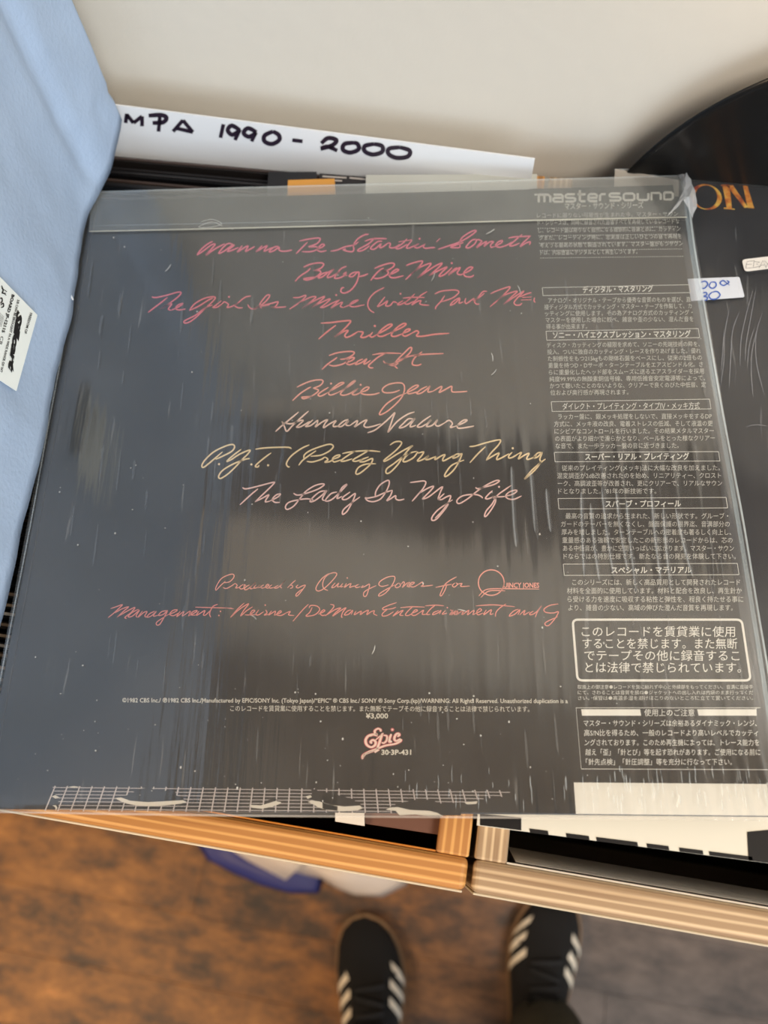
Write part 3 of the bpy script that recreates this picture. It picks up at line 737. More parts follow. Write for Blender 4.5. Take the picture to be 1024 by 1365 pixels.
# --- white grid drawing along the bottom -----------------------------
bm = bmesh.new()
hl = [(1049.6, 1056.2), (1054.4, 1060.6), (1059, 1065), (1063.6, 1069.5), (1068.4, 1073.8), (1073.4, 1078.2), (1078.4, 1082.6)]
ends = [(70, 680), (72, 668), (74, 645), (76, 632), (78, 560), (78, 556), (78, 520)]
for (a, b), (e0, e1) in zip(hl, ends):
    n_ = 24
    L2 = []
    for i in range(n_ + 1):
        x = e0 + (e1 - e0) * i / n_
        L2.append((x, a + (b - a) * (x - 70) / 610))
    ribbon(bm, [L2], .8, mpt, curve=False, taper=1)
x = 73.7
for i in range(38):
    xt = 73.7 + i * 16.45
    if xt > 672: break
    lean = -14 + i * .62 if i < 23 else (i - 22.5) * .9
    yt = 1047.5 + (xt - 70) * .0095; yb = 1081 + (xt - 70) * .006
    if i >= 30: yb = yt + 22 - (i - 30) * 2.2
    xb = xt + lean * (yb - yt) / 34
    ribbon(bm, [[(xt, yt), ((xt + xb) / 2, (yt + yb) / 2), (xb, yb)]], 1.7, mpt, curve=False, taper=.9)
up_faces(bm)
obj('white_grid', bm, mat('grid_white', hexc(205, 196, 192), .5), big)
bm = bmesh.new()
m2_ = S(ZT + .0001)
def blob(c, x0, y0, sc): return [(x0 + a / sc, y0 + b / sc) for a, b in c]
for c in (blob([(640, 60), (720, 50), (760, 72), (890, 72), (890, 100), (935, 120), (960, 140), (850, 150), (700, 155), (590, 145), (500, 118), (560, 102), (600, 84)], 60, 1040, 5.12),
          blob([(530, 140), (580, 130), (625, 132), (590, 142), (545, 160), (520, 165)], 250, 1040, 5.12),
          blob([(845, 62), (880, 62), (900, 82), (1024, 85), (1024, 180), (960, 160), (880, 145), (840, 130), (850, 100)], 250, 1040, 5.12),
          blob([(0, 68), (60, 72), (110, 84), (165, 98), (165, 112), (190, 118), (200, 130), (120, 135), (0, 115)], 430, 1040, 3.793),
          blob([(330, 140), (380, 118), (460, 100), (540, 98), (600, 118), (640, 130), (700, 138), (700, 178), (600, 178), (540, 155), (430, 150)], 430, 1040, 3.793)):
    poly(bm, c, m2_)
up_faces(bm)
obj('black_shape', bm, black_print, big)
bm = bmesh.new()
m3_ = S(ZT + .0002)
for c in (blob([(475, 122), (520, 118), (580, 140), (700, 150), (850, 142), (940, 136), (968, 148), (930, 160), (820, 172), (720, 178), (620, 172), (560, 160), (520, 145)], 60, 1040, 5.12),
          blob([(160, 45), (200, 40), (235, 46), (200, 54)], 60, 1040, 5.12), blob([(45, 110), (70, 102), (100, 118), (70, 126)], 60, 1040, 5.12),
          blob([(50, 172), (75, 170), (85, 190), (72, 208), (70, 185)], 60, 1040, 5.12),
          blob([(420, 168), (500, 172), (560, 155), (600, 142), (640, 150), (635, 160), (580, 180), (510, 195), (440, 188)], 250, 1040, 5.12),
          blob([(808, 110), (840, 102), (850, 115), (820, 128)], 250, 1040, 5.12),
          blob([(822, 148), (850, 138), (900, 145), (960, 165), (1024, 178), (1024, 210), (960, 205), (890, 185), (860, 165)], 250, 1040, 5.12),
          blob([(0, 112), (40, 125), (110, 133), (190, 128), (203, 142), (180, 152), (100, 158), (0, 146)], 430, 1040, 3.793),
          blob([(320, 150), (340, 138), (380, 136), (440, 150), (540, 155), (580, 165), (612, 182), (520, 180), (470, 173), (390, 178), (370, 155)], 430, 1040, 3.793),
          blob([(718, 112), (785, 106), (778, 120), (730, 122)], 430, 1040, 3.793)):
    poly(bm, c, m3_)
up_faces(bm)
obj('white_glove', bm, mat('glove_white', hexc(214, 208, 194), .5), big)

# --- the paper strip's print -----------------------------------------
zo = ZC + .0004
mo = S(zo)
head = mat('strip_print', hexc(240, 240, 232), .5)
tiny = mat('strip_print_small', hexc(214, 214, 206), .5)
bm = bmesh.new()
# logotype 'mastersound', drawn as broad strokes
lg = ('50,116 72,116 72,157;72,116 120,116 133,125 133,156;102,116 102,156;'
      '150,116 190,116 198,122 198,153 156,153 148,147 148,138 156,133 196,133;'
      '262,114 222,114 213,120 213,128 220,133 256,133 264,138 264,146 256,152 212,152;'
      '288,92 288,146 296,151 318,151;275,114 318,114;'
      '334,132 378,132 378,120 370,113 341,113 333,120 333,144 341,150 380,150;'
      '394,150 394,120 402,113 424,113')
ribbon(bm, parse(lg, 700, 230, 3.938), 3.1, mo, curve=False, taper=1)
lg2 = ('500,110 452,110 444,116 444,123 452,128 494,128 502,133 502,141 494,147 443,147;'
       '525,110 566,110 574,117 574,139 566,145 526,145 518,139 518,117 525,110;'
       '592,108 592,138 600,144 640,144 648,138 648,108;'
       '664,146 664,107 704,107 713,114 713,143;'
       '730,104 768,104 776,111 776,135 768,141 731,141 731,104')
ribbon(bm, parse(lg2, 700, 230, 3.938), 3.1, mo, curve=False, taper=1)
text_into(bm, 'マスター・サウンド・シリーズ', (753, 278.6), (858, 276.8), 9.6, mo, bold=.02)
def ln(p, q, w_=.7): ribbon(bm, [[p, ((p[0] + q[0]) / 2, (p[1] + q[1]) / 2), q]], w_, mo, curve=False, taper=1)
def frame(x0, y0, x1, y1, h, sides=True):
    ln((x0, y0), (x1, y1)); ln((x0 + h * .09, y0 + h), (x1 + h * .16, y1 + h))
    if sides: ln((x0, y0), (x0 + h * .09, y0 + h)); ln((x1, y1), (x1 + h * .16, y1 + h))
for t_, x0, x1, yb, yb1, fr in (
    ('ディジタル・マスタリング', 777, 871, 390.0, 388.2, (723, 383.5, 919, 379.5, 10.5)),
    ('ソニー・ハイエクスプレッション・マスタリング', 737, 921, 450.6, 448.6, (728, 441.5, 931, 438, 12)),
    ('ダイレクト・プレイティング・タイプⅣ・メッキ方式', 750, 933, 545.6, 544.4, (735, 535.5, 946, 532, 13)),
    ('スーパー・リアル・プレイティング', 780, 919, 612.8, 612.0, (739, 603, 958, 602, 12.5)),
    ('スパーブ・プロフィール', 807, 908, 675.6, 675.0, (744, 664.5, 968, 663, 14)),
    ('スペシャル・マテリアル', 815, 922, 763.8, 763.4, (751, 752, 983, 751, 15)),
    ('使用上のご注意', 859, 926, 953.8, 953.8, (768, 943.5, 1014, 943.5, 0.01))):
    text_into(bm, t_, (x0, yb), (x1, yb1), 10.2, mo, bold=0 if '使' in t_ or '方' in t_ else .02)
    if fr[4] > 1: frame(*fr)
ln((768, 943.5), (1014, 943.5)); ln((775, 1025), (1024, 1026)); ln((768, 943.5), (775, 1025), .4)
poly(bm, [(775, 945.5), (853.5, 945.5), (855, 954), (776, 954)], mo); poly(bm, [(929.5, 945.5), (1008.5, 945.5), (1009, 954), (931.5, 954)], mo)
# white rounded frame
rf = []
C_ = [(763.5, 826), (989, 826), (1001, 907), (770, 907)]
rr = 7
for i in range(4):
    p, q, r = C_[i - 1], C_[i], C_[(i + 1) % 4]
    d1 = math.hypot(p[0] - q[0], p[1] - q[1]); d2 = math.hypot(r[0] - q[0], r[1] - q[1])
    a = (q[0] + (p[0] - q[0]) * rr / d1, q[1] + (p[1] - q[1]) * rr / d1); b = (q[0] + (r[0] - q[0]) * rr / d2, q[1] + (r[1] - q[1]) * rr / d2)
    for k in range(7):
        t = k / 6
        rf.append(tuple((1 - t) ** 2 * a[j] + 2 * t * (1 - t) * q[j] + t * t * b[j] for j in (0, 1)))
rf.append(rf[0])
ribbon(bm, [rf], 3.0, mo, curve=False, taper=1)
for t_, a, b, y in (('このレコードを賃貸業に使用', 775.5, 980, 847.5), ('することを禁じます。また無断', 776.5, 983, 863.5), ('でテープその他に録音するこ', 779, 986, 879.5), ('とは法律で禁じられています。', 780.5, 988, 895.5)):
    text_into(bm, t_, (a, y), (b, y + .3), 15.5, mo, bold=0)
up_faces(bm)
obj('printed_text', bm, head, obi)
bm = bmesh.new()
def para(rows, xa, xb, ya, dy, em=7.6, slope=.0, drift=(0, 0), first=0.0, last=None, bold=0.0):
    n = len(rows)
    for i, t_ in enumerate(rows):
        y = ya + dy * i
        x0 = xa + drift[0] * i; x1 = xb + drift[1] * i
        if i == 0: x0 += first
        full = i < n - 1 or last is None
        xe = x1 if full else last
        text_into(bm, t_, (x0, y), (xe, y + slope * (xe - x0)), em, mo, bold=bold)
para(['レコードに限りない可能性が生まれた今、マスター・サウン', 'ド・シリーズは、同時に録音された音響すべてを再現しているレコードな', 'し、レコード盤は限りなく自然になる理想的に音楽と点に、カッティン', 'グまた、レコーディング時に、忠実度は正しいひとつの音で再現を', '考えうる最高の状態で製造されています。マスター盤がもつサウン', 'ドは、内容豊富にデジタルとして再生しつくます。'],
     716, 904, 290, 9.9, 7.2, -.012, (.9, 1.6), 0, 850)
for i in range(6):
    y = 294 + i * 9.9
    x0 = 716 + i * .9; x1 = 904 + i * 1.7
    n = 62
    for k in range(n):
        a = x0 + (x1 - x0) * k / n
        ys = y - .012 * (a - x0)
        poly(bm, [(a, ys), (a + 1.5, ys), (a + 1.5, ys + .9), (a, ys + .9)], mo)
para(['アナログ・オリジナル・テープから優秀な音質のものを選び、直', '接ディジタル方式でカッティング・マスター・テープを作製して、カ', 'ッティングに使用します。その為アナログ方式のカッティング・', 'マスターを使用した場合に較べ、雑音や歪の少ない、澄んだ音を', '得る事が出来ます。'], 725, 921, 403.5, 8.7, 7.8, -.008, (.8, 1.2), 6, 783)
para(['ディスク・カッティングの極限を求めて、ソニーの先端技術の粋を、', '投入、ついに独自のカッティング・レースを作りあげました。優れ', 'た制振性をもつ215kgもの剛体石盤をベースにし、従来の2倍もの', '重量を持つD・Dサーボ・ターンテーブルをエアスピンドル化。さ', 'らに重量化したヘッド部をスムーズに送るエアスライダーを採用', '純度99.99%の無酸素銅信号線、専用低雑音安定電源等によって、', 'かつて聴いたことのないような、クリアーで良くのびた中低音、定', '位および奥行感が再現されます。'], 729, 933, 463, 9.05, 7.8, -.008, (.7, 1.4), 0, 838)
para(['ラッカー盤に、銀メッキ処理をしないで、直接メッキをするDP', '方式に、メッキ液の改良、電着ストレスの低減、そして液温の更', 'にシビアなコントロールを行いました。その結果メタルマスター', 'の表面がより細かで滑らかとなり、ベールをとった様なクリアー', 'な音で、また一歩ラッカー盤の音に近づきました。'], 738, 949, 558.5, 9.75, 8.2, -.004, (.7, 1.4), 6, 905)
para(['従来のプレイティング(メッキ)法に大幅な改良を加えました。', '混変調歪が2dB改善されたのを始め、リニアリティー、クロスト', 'ーク、高調波歪等が改善され、更にクリアーで、リアルなサウン', 'ドとなりました。’81年の新技術です。'], 742, 960, 627, 10.3, 8.4, -.002, (.8, 1.4), 7, 875)
para(['最高の音質の追求から生まれた、新しい形状です。グルーブ・', 'ガードのテーパーを無くなくし、盤面保護の限界迄、音溝部分の', '厚みを増しました。ターンテーブルへの密着度も著るしく向上し、', '重量感のある強靱で安定したこの新形態のレコードからは、芯の', 'ある中低音が、豊かに空間いっぱいに拡がります。マスター・サウン', 'ドならではの特別仕様です。新たなる音の発見を体験して下さい。'], 747, 971, 691, 10.75, 8.6, 0, (.9, 1.9), 7, 981)
para(['このシリーズには、新しく高品質用として開発されたレコード', '材料を全面的に使用しています。材料と配合を改良し、再生針か', 'ら受ける力を速度に吸収する粘性と弾性を、程良く持たせる事に', 'より、雑音の少ない、高域の伸びた澄んだ音質を再現します。'], 755, 987, 779.5, 11.3, 9, 0, (.9, 2), 8, 977)
para(['取扱上の御注意●レコードを盤に触れず中心と外縁部をもってください。音溝に直接手', 'にて、さわることは音質を損ね●ジャケットへの出し入れは内袋のまま行ってくだ', 'さい。保管は●高温多湿を避けほこりのないところに立てて置いてください。'], 770, 1004, 918, 7.4, 6.2, 0, (.4, .2), 0, 1004)
up_faces(bm)
obj('printed_text', bm, tiny, obi)
bm = bmesh.new()
para(['マスター・サウンド・シリーズは余裕あるダイナミック・レンジ、', '高S/N比を得るため、一般のレコードより高いレベルでカッティ', 'ングされております。このため再生機によっては、トレース能力を', '越え「歪」「針とび」等を起す恐れがあります。ご使用になる前に', '「針先点検」「針圧調整」等を充分に行なって下さい。'], 778, 1009, 967.5, 12.9, 9.4, 0, (.8, 1.6), 0, 976, bold=0)
up_faces(bm)
obj('printed_text', bm, head, obi)

# --- the plastic cover over it ---------------------------------------
def wrinkle(x, y):
    z = 0
    # long shallow folds running up the sleeve, strongest at the right and along the bottom
    g1 = math.exp(-((y - .135) / .085) ** 2) * min(1, max(0, (x - .17) / .06))
    g2 = math.exp(-((y - .012) / .020) ** 2) * min(1, max(0, (x - .13) / .05))
    g3 = math.exp(-((y - .17) / .05) ** 2) * .35
    ph = noise.noise(Vector((x * 45, y * 4, 1))) * 2.2
    z += (g1 * .00030 + g3 * .00018) * max(0, math.sin(x * 560 + ph * 2 - y * 10)) ** 3
    z += g2 * .00022 * max(0, math.sin(x * 950 + ph * 3 + y * 60)) ** 2
    z += .00030 * noise.noise(Vector((x * 22, y * 6, 7))) + .00010 * noise.noise(Vector((x * 90, y * 10, 2)))
    e = min(x, .3257 - x, y, .3247 - y)
    return z - .0006 * (1 - min(1, max(0, e / .004)))
film_big = film('clear_sleeve_film', .036, 3.3, .11, .20, hcol=(.88, .90, .88, 1), sscale=(170, 7, 1), scratch=.10)
b_ = film_sheet(.3257, .3247, 330, 130, wrinkle)
obj('clear_cover', b_, film_big, big, smooth=True, label='clear scuffed plastic outer cover')
b_ = film_sheet(.3257, .3247, 2, 2, lambda x, y: -.0054)
obj('clear_cover_back', b_, film('clear_back_film', .04, 1, .15), big)
# edges of the cover: welded seams
def seam(pts, wpx, z, m_, name='welded_seam', n=1):
    b_ = bmesh.new(); ribbon(b_, [pts], wpx, S(z), curve=True, taper=.8); up_faces(b_)
    return obj(name, b_, m_, big)
seam_m = film('seam_film', .38, 2.0, .15, .5, hcol=(.80, .92, .98, 1), sscale=(30, 200, 1))
seam_d = film('seam_film_dull', .20, 1.5, .2, .5, hcol=(.80, .9, .95, 1), sscale=(30, 200, 1))
seam([(915, 240), (926, 330), (943, 430), (961, 536), (977, 620), (992, 700), (1010, 810), (1024, 893), (1054, 1080)], 2.6, .0004, seam_m)
seam([(911, 242), (922, 330), (938, 430), (956, 536), (971, 620), (985, 700), (1003, 810), (1016, 893), (1044, 1080)], 6.0, .0001, film('seam_film_wide', .16, 1.6, .2, hcol=(.7, .9, 1, 1)))
seam([(121, 256), (400, 248), (700, 240), (914, 234)], 2.0, .0003, seam_d)
seam([(120, 258), (92, 420), (62, 580), (40, 702), (8, 866), (-33, 1080)], 1.6, .0003, seam_d)
seam([(-30, 1082), (300, 1087), (700, 1090), (1052, 1091)], 3.0, .0002, film('seam_film_brown', .22, 1.5, .2, hcol=(.8, .75, .68, 1)))
b_ = bmesh.new(); b2_ = bmesh.new()  # pale strips along the folds: window reflections painted into the film
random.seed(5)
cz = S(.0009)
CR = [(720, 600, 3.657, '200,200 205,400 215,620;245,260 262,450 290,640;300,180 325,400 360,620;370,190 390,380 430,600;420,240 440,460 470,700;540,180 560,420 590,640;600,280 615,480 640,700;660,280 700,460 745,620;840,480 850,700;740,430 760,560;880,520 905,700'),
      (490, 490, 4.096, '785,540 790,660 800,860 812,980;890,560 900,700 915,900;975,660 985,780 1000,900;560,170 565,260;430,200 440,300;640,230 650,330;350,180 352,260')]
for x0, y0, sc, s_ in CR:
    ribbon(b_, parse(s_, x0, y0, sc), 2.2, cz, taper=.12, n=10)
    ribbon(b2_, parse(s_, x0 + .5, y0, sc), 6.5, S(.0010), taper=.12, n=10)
for k in range(95):
    x = random.uniform(540, 1035) if k % 3 else random.uniform(780, 1035)
    y = random.uniform(1020, 1066); l = random.uniform(8, 26); w0 = (x - 569) / 500 * .16
    ribbon(b_, [[(x, y), (x + w0 * l * .5 + random.uniform(-.8, .8), y + l * .5), (x + w0 * l, min(1087, y + l))]], random.uniform(.6, 1.6), cz, taper=.1, n=6)
for k in range(110):
    x = random.uniform(90, 1000); y = random.uniform(330, 1000); l = random.uniform(15, 60); w0 = (x - 480) / 500 * .18
    ribbon(b2_, [[(x, y), (x + w0 * l * .5, y + l * .5), (x + w0 * l, min(1080, y + l))]], random.uniform(1.2, 4), S(.0010), taper=.05, n=6)
up_faces(b_); up_faces(b2_)
obj('crease_and_glint', b_, film('crease_glint_film', .20, 1.2, .3, hcol=(.80, .90, .96, 1)), big, kind='stuff', label='fine window glints painted as pale strips along the creases')
obj('crease_and_glint', b2_, film('soft_glint_film', .035, .8, .3, hcol=(.85, .92, .96, 1)), big, kind='stuff', label='broad faint glints painted as pale strips on the plastic')
# turned down top flap of the cover
fl = bmesh.new()
vt = S(0)(500, 299).y
lo = [(121 - 2, 308.5), (300, 304.5), (500, 299.5), (720, 293.5), (916, 289.5)]
top = [(121, 257), (300, 250.5), (500, 244.5), (720, 238.5), (914, 234.5)]
sf = S(.0007)
rows = []
for (a, b) in zip(lo, top):
    r0, r1 = sf(*a), sf(*b)
    r0.x = min(max(r0.x, .0008), .3250); r1.x = min(max(r1.x, .0008), .3250)
    rows.append([fl.verts.new(r0.lerp(r1, t / 6) + Vector((0, 0, .0002 * math.sin(t)))) for t in range(7)])
for i in range(4):
    for j in range(6): fl.faces.new((rows[i][j], rows[i + 1][j], rows[i + 1][j + 1], rows[i][j + 1]))
obj('top_flap', fl, film('flap_haze_film', .10, 1.8, .22, .25, hcol=(.86, .90, .84, 1), sscale=(20, 90, 1), scratch=.05), big, smooth=True, label='cloudy turned-down plastic flap')
seam(lo, 1.7, .0010, film('flap_edge_film', .40, 1.0, .3, hcol=(.93, .92, .78, 1)), 'flap_edge')
seam([(125, 301), (300, 297.5), (500, 293)], .8, .0010, seam_d, 'flap_edge')
# torn, crumpled corner
b_ = bmesh.new()
random.seed(3)
cp = [(905, 234, .001), (915, 230, .004), (924, 246, .003), (930, 270, .002), (922, 292, .0015), (912, 268, .004), (889, 290, .0012), (913, 254, .0035), (918, 262, .005)]
V = [b_.verts.new(MSI @ P(a, b, z)) for a, b, z in cp]
for f in ((0, 1, 7), (1, 2, 7), (2, 8, 7), (2, 3, 8), (3, 4, 8), (4, 5, 8), (5, 8, 7), (6, 7, 5)): b_.faces.new([V[i] for i in f])
bmesh.ops.subdivide_edges(b_, edges=b_.edges[:], cuts=2, use_grid_fill=True)
for v in b_.verts: v.co += Vector((random.uniform(-1, 1), random.uniform(-1, 1), random.uniform(0, 1))) * .0006
obj('torn_corner', b_, film('torn_film', .30, 2.2, .12, .5, cap=.8), big, label='crumpled torn plastic corner')
# scuffs and dust on the plastic
b_ = bmesh.new()
random.seed(11)
for k in range(210):
    u = random.uniform(.01, .32); v = random.uniform(.004, .30) if k % 3 else random.uniform(.004, .05)
    r = random.choice((.00014, .00018, .00028, .0004)) 
    n = 6; ph = random.random() * 6; st = random.uniform(.5, 1.6)
    b_.faces.new([b_.verts.new((u + r * math.cos(a + ph), v + r * st * math.sin(a + ph), .00085)) for a in [math.tau * i / n for i in range(n)]])
for (a, b, c, d) in ((575, 375, 580, 362), (655, 500, 662, 492), (690, 380, 694, 392), (648, 312, 660, 305), (220, 362, 228, 352), (655, 470, 657, 482), (500, 860, 496, 872), (335, 820, 342, 826), (905, 1060, 902, 1075), (610, 812, 622, 815)):
    ribbon(b_, [[(a, b), ((a + c) / 2 + 1, (b + d) / 2), (c, d)]], 1.3, S(.0008), taper=.3)
ribbon(b_, parse('300,20 350,8 395,30 330,45 290,42 350,20 400,40', 180, 290, 3.4133), .5, S(.0012))
obj('dust', b_, film('dust_film', .42, .2, .5, hcol=(.9, .9, .85, 1)), big, kind='stuff')

# ---------------------------------------------------------------- lettered divider card
dc = bmesh.new()
def card_plane(px, py, off=0):
    # plane through the foot line, upright
    return PY(px, py, .3662 - off)
c_tl = card_plane(140, 138); c_tr = card_plane(713, 212); 
foot_z = RIM - .25
v_ = []
for yv in (.3662, .3670):
    v_.append([dc.verts.new((c_tl.x - .04, yv, c_tl.z + .0022)), dc.verts.new((c_tr.x, yv, c_tr.z)), dc.verts.new((c_tr.x - .003, yv, foot_z)), dc.verts.new((c_tl.x - .05, yv, foot_z))])
dc.faces.new(v_[0][::-1]); dc.faces.new(v_[1])
for i in range(4): dc.faces.new((v_[0][i], v_[0][(i + 1) % 4], v_[1][(i + 1) % 4], v_[1][i]))
bmesh.ops.recalc_face_normals(dc, faces=dc.faces[:])
card = obj('divider_card', dc, mat('divider_card', hexc(232, 232, 232), .35))
tag(card, 'white divider card marked 1990 - 2000 in black marker, standing against the wall', 'divider card')
b_ = bmesh.new()
cmp_ = lambda a, b: card_plane(a, b, .0003)
mk = ('108,100 112,72;112,75 132,100;132,100 158,80;158,80 158,110;'
      '178,78 215,76 232,84 222,98 190,100;212,80 208,126;'
      '282,92 252,126;282,92 312,128;262,116 312,128;'
      '405,104 396,145;'
      '455,122 430,108 418,122 432,136 455,122;455,120 440,152;'
      '505,128 480,116 466,130 482,142 504,130;504,128 490,156;'
      '555,126 530,138 530,156 552,164 574,152 572,136 555,126;'
      '614,152 645,156;'
      '702,162 722,146 748,152 735,168 700,178 722,172 750,184;'
      '800,160 772,164 768,182 790,190 815,180 812,164 800,160;'
      '862,164 834,170 834,186 858,196 886,188 886,170 862,164;'
      '940,174 908,178 906,194 930,206 964,202 970,184 940,174')
ribbon(b_, parse(mk, 120, 120, 2.2756), 5.8, cmp_, taper=.85, n=4)
bmesh.ops.recalc_face_normals(b_, faces=b_.faces[:])
obj('marker_lettering', b_, mat('marker_ink', hexc(42, 30, 46), .45), card)

# ---------------------------------------------------------------- vinyl disc leaning on the wall
YD = .372
fit = [PY(a, b, YD) for a, b in [(842, 225), (877, 193), (902, 171), (940, 145), (972, 131), (1024, 108)]]
R0 = .150
best = None
for i in range(80):
    for j in range(80):
        cx_ = .32 + i * .0012; cz_ = HS - .14 + j * .002
        e = sum((math.hypot(p.x - cx_, p.z - cz_) - R0) ** 2 for p in fit)
        if best is None or e < best[0]: best = (e, cx_, cz_)
print('disc', best, HS)
_, dx_, dz_ = best
vm, nt, b = new_mat('vinyl')
b.inputs['Base Color'].default_value = (.004, .004, .004, 1); b.inputs['Roughness'].default_value = .26; b.inputs['Specular IOR Level'].default_value = .3
tc = nt.nodes.new('ShaderNodeTexCoord'); wv = nt.nodes.new('ShaderNodeTexWave')
wv.wave_type = 'RINGS'; wv.rings_direction = 'Y'; wv.inputs['Scale'].default_value = 420; wv.inputs['Distortion'].default_value = 0
nt.links.new(tc.outputs['Object'], wv.inputs['Vector'])
bp = nt.nodes.new('ShaderNodeBump'); bp.inputs['Strength'].default_value = .35; bp.inputs['Distance'].default_value = .0004
nt.links.new(wv.outputs['Fac'], bp.inputs['Height']); nt.links.new(bp.outputs[0], b.inputs['Normal'])
disc = thing('vinyl_disc', 'bare black vinyl disc leaning upright against the cream wall', 'vinyl record', (dx_, YD + .001, dz_))
b_ = bmesh.new()
prof = [(.0045, .0008), (.050, .0008), (.052, .0006), (.144, .0006), (.1465, .0011), (.1495, .0009), (.150, 0)]
rings = []
for r, h in prof + [(r, -h) for r, h in prof[::-1][1:]]:
    rings.append([b_.verts.new((r * math.cos(math.tau * k / 128), -h, r * math.sin(math.tau * k / 128))) for k in range(128)])
for a, c in zip(rings, rings[1:]):
    for k in range(128): b_.faces.new((a[k], a[(k + 1) % 128], c[(k + 1) % 128], c[k]))
a, c = rings[-1], rings[0]
for k in range(128): b_.faces.new((a[k], a[(k + 1) % 128], c[(k + 1) % 128], c[k]))
bmesh.ops.recalc_face_normals(b_, faces=b_.faces[:])
obj('disc', b_, vm, disc, smooth=True)
b_ = bmesh.new()
r1 = [b_.verts.new((.049 * math.cos(math.tau * k / 48), -.0011, .049 * math.sin(math.tau * k / 48))) for k in range(48)]
r2 = [b_.verts.new((.0045 * math.cos(math.tau * k / 48), -.0011, .0045 * math.sin(math.tau * k / 48))) for k in range(48)]
for k in range(48): b_.faces.new((r1[k], r1[(k + 1) % 48], r2[(k + 1) % 48], r2[k]))
obj('centre_label', b_, mat('centre_label', hexc(120, 60, 40), .5), disc)

# ---------------------------------------------------------------- pale blue paper bag standing at the left
bagt = thing('paper_bag', 'tall pale blue paper carrier bag with white address sticker, standing at the left', 'bag', (-.04, .20, HS))
BO = Vector((-.04, .20, HS))
base = [(-.0350, .362, .014), (-.0362, .345, .008), (-.0385, .325, .002), (-.0410, .298, .001), (-.0375, .265, .001), (-.0318, .235, .001), (-.0272, .195, .001), (-.0225, .163, .001), (-.0182, .1165, .001), (-.0155, .0776, .001), (-.013, .03, .001), (-.012, -.02, .001)]
def bez(t):
    f = t * (len(base) - 1); i = min(int(f), len(base) - 2); u = f - i
    P_ = [Vector(base[max(0, min(len(base) - 1, i + k))]) for k in (-1, 0, 1, 2)]
    return 0.5 * (2 * P_[1] + (P_[2] - P_[0]) * u + (2 * P_[0] - 5 * P_[1] + 4 * P_[2] - P_[3]) * u * u + (3 * P_[1] - P_[0] - 3 * P_[2] + P_[3]) * u ** 3)
bag_m = mat('blue_paper', hexc(158, 178, 204), .55, bump=.35, bscale=420, vary=.07, vscale=55)
b_ = bmesh.new()
NX, NZ = 90, 60
ztop = .37
zc = PX(128, 160, -.037).z - HS
yc = PX(95, 160, -.037).y
G = []
for j in range(NZ + 1):
    row = []
    for i in range(NX + 1):
        p = bez(i / NX)
        t = j / NZ
        z = p.z + (ztop - p.z) * t
        x = p.x
        # the bag leans a little and bulges; creases of the folded side
        x += -.0365 * 0
        flat = -.0365 + (p.y - .362) * -.0   # upright rear edge
        k = min(1, z / .10)
        x = x * (1 - .5 * k) + (-.0365 - .010 * math.sin(min(1, (.362 - p.y) / .25) * math.pi)) * .5 * k if i else -.0362
        x -= .0035 * math.exp(-((p.y - yc) / .006) ** 2) * min(1, (z - .0) / .02)
        if p.y > yc: x -= .0016 * math.exp(-((z - zc) / .0016) ** 2) * min(1, (p.y - yc) / .006)
        nf = min(1, (.362 - p.y) / .05)
        x += .0022 * nf * noise.noise(Vector((p.y * 18, z * 11, 4))) + .0008 * noise.noise(Vector((p.y * 70, z * 40, 9)))
        row.append(b_.verts.new(Vector((x, p.y, z + HS)) - BO))
    G.append(row)
for j in range(NZ):
    for i in range(NX): b_.faces.new((G[j][i], G[j + 1][i], G[j + 1][i + 1], G[j][i + 1]))
# other sides and bottom
def strip(a, b):
    for i in range(len(a) - 1): b_.faces.new((a[i], a[i + 1], b[i + 1], b[i]))
D_ = -.17
far = [[b_.verts.new(v.co + Vector((D_ - v.co.x - .04 + .04, 0, 0))) for v in row] for row in (G[0], G[-1])]
left0, left1 = far
strip(left0, left1)
rear_n = [G[j][0] for j in range(NZ + 1)]
front_n = [G[j][-1] for j in range(NZ + 1)]
b_.faces.new([left0[0], left1[0]] + rear_n[::-1])
b_.faces.new([left0[-1], left1[-1]] + front_n[::-1])
strip(G[0], left0)
bmesh.ops.recalc_face_normals(b_, faces=b_.faces[:])
bag_o = obj('bag_body', b_, bag_m, bagt, smooth=False)
for i, p in enumerate(bag_o.data.polygons): p.use_smooth = i < NX * NZ
# twisted handle end
# sticker on its side: laid on the body surface
bpy.context.view_layer.update()
from mathutils.bvhtree import BVHTree
dgx = bpy.context.evaluated_depsgraph_get()
bvh = BVHTree.FromObject(bag_o, dgx)
qx = {}
pl = []
for a, b in ((50, 420), (22, 521), (5, 420), (5, 500)):
    h = bvh.ray_cast(CAM - BO, ray(a, b).normalized())
    pl.append(h[0])
print('sticker hits', pl)
pn = (pl[1] - pl[0]).cross(pl[2] - pl[0]).normalized()
if pn.x < 0: pn = -pn
pc = sum(pl, Vector()) / 4
def bagm(off):
    def f(a, b):
        r = ray(a, b); o = CAM - BO
        c = pc + pn * off
        return o + r * ((c - o).dot(pn) / r.dot(pn))
    return f
b_ = bmesh.new()
f = poly(b_, [(50, 420), (22, 521), (-95, 445), (-50, 318)], bagm(.0026))
ex = bmesh.ops.extrude_face_region(b_, geom=[f])
for v in ex['geom']:
    if isinstance(v, bmesh.types.BMVert): v.co -= pn * .0004
bmesh.ops.recalc_face_normals(b_, faces=b_.faces[:])
stk = obj('sticker', b_, mat('sticker_bright', hexc(225, 232, 230), .5), bagt, label='white printed address sticker')
b_ = bmesh.new()
bs_ = bagm(.0029)
KS = 5.933
def st(x, y): return (x / KS, 330 + y / KS)
text_into(b_, 'Sillcart', st(140, 492), st(62, 985), 10.5, bs_, bold=.07, shear=.45)
